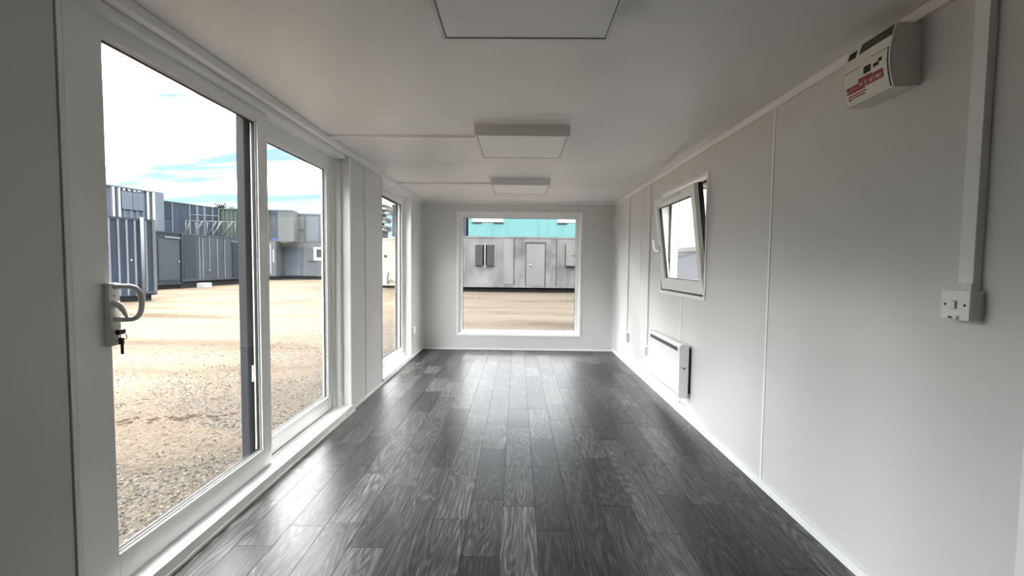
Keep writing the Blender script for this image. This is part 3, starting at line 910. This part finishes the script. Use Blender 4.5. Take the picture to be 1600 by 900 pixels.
def skin(u0, u1, v0, v1, lift, mb=None, thick=0.002, nseg=6):
    """slab that follows the curved front; u from the near edge (0) to the far edge (1), v upwards"""
    mb = mb or MB()
    ya, yb = cuy0 + (cuy1 - cuy0) * u0, cuy0 + (cuy1 - cuy0) * u1
    pts = []
    for i in range(nseg + 1):
        z = cz0 + (cz1 - cz0) * (v0 + (v1 - v0) * i / nseg)
        pts.append((front_x(z) - lift, z))
    back = [(x + thick, z) for x, z in reversed(pts)]
    mb.prism(pts + back, 'y', ya, yb)
    return mb


part('front_cover', skin(0.0, 1.0, 0.0, 1.0, 0.0015, thick=0.0025, nseg=12), 'unit_plastic', cu)
part('switch_window', skin(0.03, 0.68, 0.81, 0.985, 0.0022), 'smoked_plastic', cu, 'dark window over the breakers')
part('switch_window_frame', skin(0.68, 0.70, 0.80, 0.995, 0.004, skin(0.0, 0.70, 0.985, 1.0, 0.004, skin(0.0, 0.70, 0.79, 0.81, 0.0035))), 'unit_plastic', cu)
part('side_window', skin(0.76, 0.94, 0.80, 0.93, 0.0022), 'black_plastic', cu)
# hinged door with a stepped top edge
dr = part('door', skin(0.045, 0.55, 0.03, 0.62, 0.0040, skin(0.55, 0.955, 0.03, 0.56, 0.0040)), 'unit_plastic', cu)
part('door_groove', skin(0.030, 0.045, 0.02, 0.63, 0.0030), 'smoked_plastic', cu)
part('door_groove', skin(0.955, 0.968, 0.02, 0.57, 0.0030), 'smoked_plastic', cu)
part('door_groove', skin(0.030, 0.36, 0.62, 0.635, 0.0030, nseg=1), 'smoked_plastic', cu)
part('door_groove', skin(0.60, 0.968, 0.56, 0.575, 0.0030, nseg=1), 'smoked_plastic', cu)
part('door_latch', skin(0.36, 0.50, 0.40, 0.52, 0.0052), 'black_plastic', cu, 'black square switch opening')
part('latch_lever', skin(0.20, 0.30, 0.43, 0.485, 0.0056, skin(0.14, 0.20, 0.475, 0.53, 0.0056)), 'black_plastic', cu)
part('latch_highlight', skin(0.16, 0.42, 0.375, 0.395, 0.0056, skin(0.28, 0.34, 0.44, 0.52, 0.0056)), 'joint_white', cu)
# printed label: the print on the real one is blurred beyond reading
pr = MB()
skin(0.50, 0.90, 0.185, 0.30, 0.0046, pr); skin(0.12, 0.62, 0.205, 0.345, 0.0046, pr); skin(0.34, 0.62, 0.30, 0.365, 0.0046, pr)
skin(0.48, 0.88, 0.135, 0.155, 0.0046, pr, nseg=1); skin(0.52, 0.88, 0.095, 0.115, 0.0046, pr, nseg=1); skin(0.83, 0.88, 0.075, 0.10, 0.0046, pr, nseg=1)
part('red_label', pr, 'red_print', cu, 'dark red printed lettering')
st = MB()
rs = random.Random(3)
u = 0.16
while u < 0.87:
    h0 = 0.205 if u < 0.6 else 0.19
    h1 = 0.325 if u < 0.6 else 0.285
    skin(u, u + 0.010, h0 + rs.random() * .03, h1 - rs.random() * .03, 0.0052, st, 0.001, 2)
    if rs.random() < .6: skin(u, u + 0.045, (h0 + h1) / 2 - .007 + rs.uniform(-.03, .03), (h0 + h1) / 2 + .007 + rs.uniform(-.0, .01), 0.0052, st, 0.001, 1)
    u += 0.040 + rs.random() * 0.022
part('label_stroke', st, 'pale_print', cu, 'pale blurred strokes between the red print', kind='stuff')


# ================================================================== outside
def slab_text():
    pass


# ---------------- ground
def ground_height(x, y):
    d = max(0.0, min(1.0, (math.hypot(x + 0.5, y - 3) - 1.0) / 6))
    h = noise.noise(Vector((x * .22, y * .5, 0))) * 0.035 + noise.noise(Vector((x * .9, y * 2.2, 3))) * 0.018 + noise.noise(Vector((x * 3.5, y * 5.5, 8))) * 0.008
    # ruts running across the yard
    h += 0.02 * math.sin(y * 1.9 + 0.6 * math.sin(x * 0.35)) * noise.noise(Vector((x * .15, y * .15, 20)))
    return GZ + h * (0.35 + 0.65 * d)


gv, gf = [], []


def axis(a, b, fine0, fine1, s, S):
    out = []
    v = a
    while v < b:
        out.append(v)
        if fine0 <= v < fine1:
            v += s
        else:
            dd = fine0 - v if v < fine0 else v - fine1
            v += min(S, s + dd * 0.12)
            if out[-1] < fine0 < v: v = fine0
    out.append(b)
    return out


gx = axis(-60, 45, -8, -0.1, 0.07, 6)
gy = axis(-25, 75, 1.0, 12, 0.07, 6)
for y in gy:
    for x in gx:
        gv.append((x, y, ground_height(x, y)))
nx = len(gx)
for j in range(len(gy) - 1):
    for i in range(nx - 1):
        gf.append((j * nx + i, j * nx + i + 1, (j + 1) * nx + i + 1, (j + 1) * nx + i))
gme = bpy.data.meshes.new('ground'); gme.from_pydata(gv, [], gf); gme.materials.append(MATS['yard_dirt'])
for p_ in gme.polygons: p_.use_smooth = True
gr_ = bpy.data.objects.new('ground', gme); COL.objects.link(gr_)
tag(gr_, 'dry sandy beige yard ground with shallow ruts outside the cabin', 'ground', kind='structure')

# loose gravel near the door
rs = random.Random(5)
sv, sf = [], []
phi = [(0, 0, 1), (0, 0, -1), (1, 0, 0), (-1, 0, 0), (0, 1, 0), (0, -1, 0)]
of = [(0, 2, 4), (0, 4, 3), (0, 3, 5), (0, 5, 2), (1, 4, 2), (1, 3, 4), (1, 5, 3), (1, 2, 5)]
cnt = 0
while cnt < 42000:
    x = -0.22 - abs(rs.gauss(0, 2.6)); y = rs.uniform(1.2, 11)
    if x < -9: continue
    dist = math.hypot(x, y - 2)
    if rs.random() > math.exp(-dist / 2.4) + 0.02: continue
    if noise.noise(Vector((x * .8, y * .8, 5))) < -0.18 and rs.random() < .75: continue
    s = rs.choice((0.0035, 0.004, 0.005, 0.005, 0.006, 0.007, 0.008, 0.011)) * rs.uniform(.7, 1.3)
    a = rs.uniform(0, 6.28); ca, sa = math.cos(a), math.sin(a)
    sx, sy, sz = s * rs.uniform(.8, 1.5), s * rs.uniform(.7, 1.1), s * rs.uniform(.45, .8)
    z = ground_height(x, y) + sz * 0.3
    o0 = len(sv)
    for q in phi:
        px, py, pz = q[0] * sx + rs.uniform(-.2, .2) * s, q[1] * sy + rs.uniform(-.2, .2) * s, q[2] * sz
        sv.append((x + px * ca - py * sa, y + px * sa + py * ca, z + pz))
    sf += [tuple(i + o0 for i in f_) for f_ in of]
    cnt += 1
stm = bpy.data.meshes.new('gravel'); stm.from_pydata(sv, [], sf); stm.materials.append(MATS['stone'])
so_ = bpy.data.objects.new('gravel', stm); COL.objects.link(so_)
tag(so_, 'loose pale gravel scattered on the ground just outside the patio door', 'gravel', kind='stuff')
# a few darker clods
cl = MB()
for (x, y, s) in ((-1.02, 2.98, .035), (-1.25, 2.84, .02), (-1.15, 3.10, .014)):
    pass
rsc = random.Random(9)
for k in range(60):
    t = rsc.random()
    x = -1.95 + 0.75 * t + rsc.gauss(0, .04); y = 3.66 + 0.16 * t + rsc.gauss(0, .05)
    s = rsc.uniform(.008, .03)
    z = ground_height(x, y)
    cl.add([(x + q[0] * s * 1.4 + rsc.uniform(-.3, .3) * s, y + q[1] * s, z + q[2] * s * .5) for q in phi], of)
simple('dark_soil', (0.0301, 0.0215, 0.0155), 0.95, var=0.3, scale=20, spec=0.05)
solid('soil_clods', cl, 'dark_soil', 'streak of darker brown soil clods on the sandy ground beyond the door', 'soil', kind='stuff')


# ---------------- cabins and containers
def cabin(name, P, ang, u0, u1, z0, z1, depth, mat, label, group='steel cabins and containers round the yard', corr=None, cap='same', legs=True, cat='container'):
    """local x runs along the visible face, body extends to local +y"""
    r_ = root(name, (P[0], P[1], 0.0), label, cat, group, rz=R(ang))
    b = MB()
    if corr:
        per, dp = corr
        prof = []
        x = u0
        while x < u1 - 1e-6:
            for (q, yy) in ((0.0, 0.0), (0.30, 0.0), (0.42, dp), (0.88, dp)):
                xx = x + q * per
                if xx < u1: prof.append((xx, yy))
            x += per
        prof.append((u1, 0.0))
        poly = prof + [(u1, depth), (u0, depth)]
        b.prism(poly, 'z', z0, z1)
    else:
        b.box(u0, u1, 0.0, depth, z0, z1)
    part('body', b, mat, r_)
    cm_ = mat if cap == 'same' else cap
    part('top_rail', MB().box(u0 - 0.02, u1 + 0.02, -0.025, depth + 0.02, z1 - 0.06, z1 + 0.02), cm_, r_)
    part('bottom_rail', MB().box(u0 - 0.01, u1 + 0.01, -0.02, depth + 0.01, z0 - 0.01, z0 + 0.09), cm_, r_)
    if legs:
        part('shade_black_skid', MB().box(u0 + 0.05, u1 - 0.05, 0.18, depth - 0.1, GZ - 0.06, z0 - 0.01), 'void_black', r_, 'base beam blackened for the shade in the gap underneath')  # beam coloured black to stand in for the shadow below the body
    return r_


def rib(r_, u, z0, z1, w_=0.07, mat='light_rib', d_=0.035):
    part('rib', MB().box(u - w_ / 2, u + w_ / 2, -d_, 0.01, z0, z1), mat, r_)


def panel(r_, name, u0, u1, z0, z1, mat, d_=0.02, label=None):
    return part(name, MB().box(u0, u1, -d_, 0.01, z0, z1), mat, r_, label)


GRP = 'steel cabins and containers round the yard'
# A: near left blue-grey container, lower
A = cabin('steel_container', (-11.67, 14.10), 67.3, -4.2, 1.29, 0.05, 2.60, 2.4, 'blue_grey_steel', 'blue-grey ribbed container nearest on the left, with a pipe down its front')
for u in (-3.4, -2.7, -2.0, -1.3, -0.6, 0.0):
    rib(A, u, 0.07, 2.56, 0.05)
rib(A, 0.25, 0.07, 2.55, 0.045); rib(A, 0.48, 0.06, 2.55, 0.05); rib(A, 0.71, 0.05, 2.55, 0.05)
rib(A, 1.02, 0.07, 2.55, 0.05, 'light_rib'); rib(A, 1.27, 0.05, 2.6, 0.10, 'grey_steel')
dp_ = part('downpipe', MB().tube([(0.88, -0.10, 2.66), (0.88, -0.10, -0.15)], 0.05, 10), 'light_rib', A, 'pale round pipe standing in front')
part('pipe_bracket', MB().box(0.80, 1.24, -0.12, 0.0, 0.10, 0.16), 'mid_steel', A)
panel(A, 'lock_box', 0.57, 0.61, 1.20, 1.26, 'white_panel', 0.03)
# C: dark blue-grey cabin beyond A
C_ = cabin('steel_container', (-15.56, 18.6), 90.0, 0.0, 3.68, 0.07, 2.60, 3.3, 'dark_blue_steel', 'dark blue-grey flat-sided cabin with a pale bar near its top')
panel(C_, 'awning_bar', 2.62, 3.58, 2.32, 2.40, 'light_rib', 0.06)
panel(C_, 'side_panel', 2.25, 3.55, 0.30, 2.28, 'mid_steel', 0.012)
panel(C_, 'handle', 3.44, 3.54, 1.15, 1.25, 'light_rib', 0.05)
rib(C_, 3.66, -0.05, 2.62, 0.035, 'dark_blue_steel', 0.06)
# D: dark cabin further along
D_ = cabin('steel_container', (-15.56, 22.34), 90.0, 0.0, 6.1, 0.20, 2.62, 3.4, 'mid_steel', 'long dark grey cabin with thin pale ribs and a wide door, below the roof railing')
panel(D_, 'open_doorway', 0.10, 0.98, 0.22, 2.52, 'dark_blue_steel', 0.015, 'dark doorway')
for u, za in ((1.20, .25), (1.45, .3), (2.62, .3), (3.25, .3)):
    rib(D_, u, za, 2.50, 0.05)
rib(D_, 1.98, 0.72, 2.56, 0.05); panel(D_, 'pipe_foot', 1.78, 2.0, 0.70, 0.76, 'light_rib', 0.06)
dd = panel(D_, 'door', 3.95, 5.9, 0.26, 2.38, 'dark_blue_steel', 0.03)
panel(D_, 'door_frame', 3.85, 5.95, 2.38, 2.45, 'grey_steel', 0.04)
bk = MB().box(-15.45, -15.05, 23.15, 23.75, GZ - 0.03, 0.08, 0.02)
solid('concrete_block', bk, 'white_panel', 'small white block on the ground in front of the dark doorway', 'block')
# B: upper left pale ribbed container with two boarded openings
B_ = cabin('steel_container', (-20.34, 23.5), 73.9, -4.5, 2.86, 2.66, 5.20, 2.4, 'pale_blue_steel', 'pale blue-grey ribbed container stacked behind the nearest one, with two boarded openings', corr=(0.31, 0.07), legs=False)
for u in (-3.7, -2.9, -2.1, -1.3, -0.5, 0.28, 0.56, 2.0):
    rib(B_, u, 2.8, 5.14, 0.10, 'white_panel', 0.03)
panel(B_, 'boarded_opening', 0.66, 1.18, 4.02, 4.98, 'pale_blue_steel', 0.05); panel(B_, 'boarded_opening', 1.21, 1.76, 4.02, 4.98, 'pale_blue_steel', 0.05)
for u in (0.78, 1.03, 1.30, 1.55):
    part('vent_cap', MB().cyl((u, -0.05, 5.06), (u, 0.0, 5.06), 0.06, 12), 'white_panel', B_)
panel(B_, 'end_panel', 2.28, 2.86, 2.75, 5.15, 'pale_blue_steel', 0.05, 'plain end panel')
rib(B_, 2.30, 2.75, 5.16, 0.12, 'white_panel', 0.06)
# E: upper row
E_ = cabin('steel_container', (-22.22, 29.5), 72.0, -0.2, 3.95, 2.70, 5.20, 2.4, 'blue_grey_steel', 'blue-grey cabin on the upper row behind the roof railing', legs=False)
panel(E_, 'window_shutter', 0.10, 0.50, 4.08, 5.08, 'dark_blue_steel', 0.04)
for u, w_ in ((0.62, .05), (1.80, .07), (2.33, .16), (2.86, .16), (3.48, .06)):
    rib(E_, u, 2.8, 5.15, w_, 'light_rib' if w_ < .1 else 'pale_blue_steel', 0.03)
# F, G: upper row, facing
F_ = cabin('steel_container', (-21.10, 33.45), 12.9, 0.0, 3.58, 2.84, 5.20, 1.6, 'green_steel', 'green-grey corrugated container on the upper row', corr=(0.28, 0.08), legs=False)
G_ = cabin('steel_container', (-17.58, 34.26), 12.9, 0.0, 1.55, 2.84, 5.22, 1.5, 'grey_steel', 'pale grey cabin with a dark end panel beside the green-grey container', legs=False)
panel(G_, 'end_panel', 0.02, 0.42, 3.06, 5.16, 'blue_grey_steel', 0.03)
panel(G_, 'blue_strip', 0.0, 0.46, 2.90, 3.04, 'blue_cap', 0.05, 'blue strip')
G2 = cabin('steel_container', (-21.0, 33.2), 12.9, 0.0, 3.9, 0.15, 2.78, 1.6, 'grey_steel', 'pale grey lower cabin half hidden behind the door stile')
rib(G2, 3.55, 0.3, 2.6, 0.06, 'white_panel'); rib(G2, 3.75, 1.2, 2.2, 0.08, 'white_panel')
# H: grey two-storey pair
H1 = cabin('steel_container', (-17.43, 36.06), 6.9, -1.3, 6.2, 0.14, 2.80, 2.4, 'grey_steel', 'light grey lower cabin with a big door panel and a white-framed window', cat='container')
panel(H1, 'door_panel', 0.05, 0.98, 0.22, 2.58, 'pale_blue_steel', 0.03)
panel(H1, 'door_frame', 0.0, 1.04, 2.58, 2.64, 'light_rib', 0.04)
for u in (-0.02, 1.01, 1.46, 2.7, 3.6, 4.4, 5.3):
    rib(H1, u, 0.16, 2.76, 0.07 if u < 2 else 0.05, 'light_rib')
wf_ = panel(H1, 'window_frame', 2.15, 3.10, 1.38, 2.48, 'white_panel', 0.06, 'white window frame')
part('pane', MB().box(2.40, 2.90, -0.075, -0.04, 1.66, 2.30), 'shutter_grey', wf_)
panel(H1, 'window_ledge', 1.75, 2.25, 1.32, 1.38, 'shutter_grey', 0.08)
H2 = cabin('steel_container', (-17.43, 36.06), 6.9, 0.0, 6.2, 2.86, 5.14, 2.4, 'grey_steel', 'light grey upper cabin with one black and one grey window, above the white-framed one', legs=False)
panel(H2, 'window', 0.20, 0.56, 3.94, 4.82, 'void_black', 0.03, 'black window')
panel(H2, 'window', 0.64, 0.96, 3.94, 4.82, 'shutter_grey', 0.03, 'grey window')
panel(H2, 'window_post', 0.56, 0.64, 3.90, 4.86, 'white_panel', 0.05)
panel(H2, 'ledge', -0.02, 1.50, 3.84, 3.90, 'mid_steel', 0.06)
panel(H2, 'door_panel', 1.72, 2.60, 2.98, 4.98, 'pale_blue_steel', 0.03)
for u in (1.50, 1.63, 2.72, 3.6, 4.5):
    rib(H2, u, 2.95, 5.08, 0.06, 'mid_steel' if u == 1.50 else 'light_rib')

# railing and stair on the roof of D
rl = root('roof_railing', (-17.2, 27.0, 2.64), 'grey steel railing and stairs on the roof of the long dark cabin', 'railing')
def bar(name, pts, r=0.035, mat='grey_steel'):
    return part(name, MB().tube(pts, r, 6), mat, rl)
bar('handrail', [(-18.85, 27.0, 3.66), (-15.75, 27.0, 3.60)])
bar('handrail', [(-18.85, 27.3, 4.06), (-17.0, 27.3, 4.0)], 0.03)
for x in (-18.8, -18.2, -17.5, -16.8, -16.2, -15.8):
    bar('post', [(x, 27.0, 2.62), (x, 27.0, 3.66)], 0.025)
for x0, x1 in ((-18.85, -18.5), (-18.35, -17.75), (-17.5, -16.9), (-17.2, -16.6), (-16.6, -15.9)):
    bar('stair_stringer', [(x0, 26.95, 2.66), (x1, 26.95, 3.62)], 0.04, 'light_rib' if x0 in (-18.35, -17.2) else 'grey_steel')
for k in range(7):
    t = (k + .5) / 7
    part('tread', MB().box(-18.35 + .6 * t - .09, -18.35 + .6 * t + .09, 26.9, 27.6, 2.66 + .96 * t - .015, 2.66 + .96 * t + .015), 'grey_steel', rl)

# dish and aerial on the upper row
ds = root('satellite_dish', (-20.75, 33.9, 5.22), 'small white dish and a spiky dark aerial on the upper roof line', 'satellite dish')
dm = MB()
rings_ = []
for i in range(7):
    t = i / 6 * R(85)
    rr, hh = 0.25 * math.sin(t), 0.25 * (1 - math.cos(t)) * .55
    rings_.append([(0.30 + rr * math.cos(a), -hh - 0.0, rr * math.sin(a)) for a in [2 * math.pi * k / 18 for k in range(18)]])
vv = [p for r_ in rings_ for p in r_]
ffc = [(i * 18 + k, i * 18 + (k + 1) % 18, (i + 1) * 18 + (k + 1) % 18, (i + 1) * 18 + k) for i in range(6) for k in range(18)]
dm.add([(-20.75 + x, 33.9 - .1 + y * -1, 5.50 + z) for x, y, z in vv], ffc, True)
part('dish', dm, 'white_panel', ds)
part('mast', MB().tube([(-20.45, 33.95, 5.20), (-20.45, 33.9, 5.52)], 0.03, 8), 'grey_steel', ds)
am = MB()
for (a, l_) in ((20, .5), (45, .55), (75, .35), (110, .4), (140, .6), (165, .5)):
    am.tube([(-21.25, 33.9, 5.2 + .05), (-21.25 + l_ * math.cos(R(a)), 33.9, 5.25 + l_ * math.sin(R(a)))], [0.08, 0.03], 6)
part('aerial', am, 'void_black', ds)

# J: silver cabin straight ahead
J = cabin('silver_cabin', (-1.41, 22.10), 0.0, -1.7, 8.6, 0.10, 2.58, 2.6, 'silver_steel', 'weathered silver-grey steel cabin straight beyond the far window, with a plain door', cat='cabin')
wj = panel(J, 'window_frame', 0.60, 1.66, 1.14, 2.22, 'silver_door', 0.04, 'pale window frame')
part('window_void', MB().box(0.66, 1.60, -0.045, -0.02, 1.18, 2.18), 'void_black', wj)


def swung(name, hinge_u, width, ang, z0, z1, mat):
    a = R(ang)
    dx_, dy_ = math.cos(a) * width, -abs(math.sin(a)) * abs(width)
    t = 0.03
    v = []
    for z in (z0, z1):
        v += [(hinge_u, -0.05, z), (hinge_u + dx_, -0.05 + dy_, z), (hinge_u + dx_, -0.05 + dy_ - t, z), (hinge_u, -0.05 - t, z)]
    part(name, MB().add(v, [(0, 1, 2, 3), (7, 6, 5, 4), (0, 4, 5, 1), (1, 5, 6, 2), (2, 6, 7, 3), (3, 7, 4, 0)]), mat, J, 'grey hinged shutter ajar')


swung('shutter', 0.66, 0.40, 24, 1.18, 2.18, 'shutter_grey')
swung('shutter', 1.60, -0.38, 24, 1.18, 2.18, 'shutter_grey')
rib(J, 1.135, 1.05, 2.18, 0.045, 'white_panel', 0.09)
dj = panel(J, 'door', 3.18, 4.08, 0.20, 2.26, 'silver_door', 0.025)
part('door_handle', MB().cyl((3.36, -0.07, 1.20), (3.36, -0.02, 1.20), 0.035, 12).box(3.33, 3.46, -0.085, -0.06, 1.19, 1.215), 'white_panel', dj)
part('door_frame', MB().box(3.13, 3.165, -0.045, 0.01, 0.14, 2.33).box(4.095, 4.125, -0.045, 0.01, 0.14, 2.33).box(3.13, 4.125, -0.045, 0.01, 2.29, 2.33), 'shutter_grey', J, 'dark door surround')
ej = panel(J, 'electric_cabinet', 5.12, 6.00, 1.20, 2.24, 'silver_door', 0.14, 'grey wall cabinet')
part('cabinet_lock', MB().box(5.42, 5.54, -0.155, -0.135, 1.68, 1.72), 'shutter_grey', ej)
part('cabinet_edge', MB().box(5.09, 5.12, -0.145, 0.0, 1.17, 2.26).box(5.09, 6.0, -0.145, 0.0, 1.155, 1.20), 'shutter_grey', ej)
for u in (-1.0, -0.3, 0.3, 1.80, 2.02, 2.58, 4.66, 6.6, 7.4):
    rib(J, u, 0.22, 2.50, 0.035, 'shutter_grey' if u in (2.58, 4.66) else 'silver_door', 0.02)
panel(J, 'facade_sheet', 2.06, 2.52, 0.25, 2.50, 'silver_door', 0.018)
# teal cabin on top of it
T = cabin('teal_cabin', (-1.28, 23.2), 0.0, 0.05, 8.2, 2.64, 5.2, 2.4, 'teal_steel', 'bright turquoise cabin stacked above the silver cabin', cat='cabin', legs=False)
for u0, u1 in ((0.25, 1.87), (4.64, 6.2)):
    w_ = panel(T, 'window', u0, u1, 3.40, 4.6, 'white_panel', 0.03, 'blank white window panel')  # plain white panel fills the window
    part('window_bottom', MB().box(u0, u0 + .5, -0.06, 0, 3.34, 3.41).box(u1 - .5, u1, -0.06, 0, 3.34, 3.41), 'shutter_grey', w_)
for u in (0.7, 1.3, 2.1, 2.9, 3.7, 4.15, 4.9, 5.6, 6.5):
    rib(T, u, 2.75, 3.33 if u < 1.9 or 4.6 < u < 6.3 else 5.1, 0.03, 'teal_steel', 0.02)
T2 = cabin('steel_container', (-5.2, 23.3), 0.0, 0.0, 3.86, 2.64, 4.25, 2.4, 'mid_steel', 'dark grey container end just left of the turquoise cabin', legs=False)

# K: cream cabin seen through the tall left window, timber stacked on its roof
K = cabin('cream_cabin', (-9.4, 24.5), 0.0, 0.0, 5.9, 0.02, 2.58, 2.6, 'cream_paint', 'cream painted cabin seen through the tall narrow window', cat='cabin')
part('wall_lamp', MB().cyl((3.50, -0.12, 1.62), (3.50, 0.0, 1.62), 0.07, 12), 'shutter_grey', K)
part('tap_pipe', MB().tube([(3.62, -0.08, 0.10), (3.60, -0.08, 0.45), (3.66, -0.08, 0.75)], 0.04, 8), 'band_grey', K)
part('hose', MB().tube(spline([(3.66, -0.10, 0.18), (3.8, -0.12, 0.32), (4.0, -0.12, 0.2), (4.3, -0.12, 0.28)]), 0.03, 8), 'band_grey', K)
rt = random.Random(21)
for lev in range(8):
    z = 2.602 + lev * 0.236
    k = 0
    x = -8.9 + rt.random() * .2
    while x < -6.6:
        ln = rt.uniform(1.1, 1.5)
        if lev < 7 or rt.random() < .6:
            o_ = root('pallet', (x + ln / 2, 25.6, z), 'weathered timber pallet stacked on the roof of the cream cabin', 'pallet', 'timber pallets on the cream cabin roof')
            dk = rt.random() < .5
            part('deck_board', MB().box(x, x + ln, 25.0, 25.12, z + .20, z + .235).box(x, x + ln, 25.2, 25.35, z + .20, z + .235).box(x, x + ln, 25.45, 25.6, z + .20, z + .235).box(x, x + ln, 25.7, 25.85, z + .20, z + .235).box(x, x + ln, 25.95, 26.1, z + .20, z + .235), 'timber_pale' if not dk else 'timber_dark', o_)
            part('base_board', MB().box(x, x + ln, 25.0, 25.12, z, z + .03).box(x, x + ln, 25.95, 26.1, z, z + .03), 'timber_pale', o_)
            part('block', MB().box(x, x + .12, 25.0, 26.1, z + .03, z + .20).box(x + ln / 2 - .06, x + ln / 2 + .06, 25.0, 26.1, z + .03, z + .20).box(x + ln - .12, x + ln, 25.0, 26.1, z + .03, z + .20), 'timber_dark', o_)
        x += ln + rt.uniform(0.02, .12)

# L: cream building close on the right, beyond the tilt window
Lb = cabin('cream_cabin', (6.0, 22.0), -90.0, 0.0, 20.0, 0.0, 3.6, 2.6, 'cream_paint', 'pale cream building wall close outside the tilt window', cat='cabin')
panel(Lb, 'wall_band', 0.0, 20.0, 1.62, 1.74, 'band_grey', 0.05, 'grey horizontal rail')
panel(Lb, 'lower_cladding', 0.0, 20.0, 0.05, 1.60, 'light_rib', 0.02)
for u in (3, 6, 8.5, 11, 13.5, 16):
    rib(Lb, u, 1.76, 3.5, 0.03, 'band_grey', 0.012)

# underframe of our own cabin so it stands on the yard
ub = MB().box(-0.10, W + 0.10, YB - 0.1, D + 0.1, GZ - 0.03, -0.091)
solid('trim_6', ub, 'void_black', 'dark steel underframe the office cabin stands on', 'trim', kind='structure')

for o_ in list(bpy.data.objects):
    if o_.type == 'EMPTY' and not o_.children and o_.users_collection == ():
        bpy.data.objects.remove(o_)
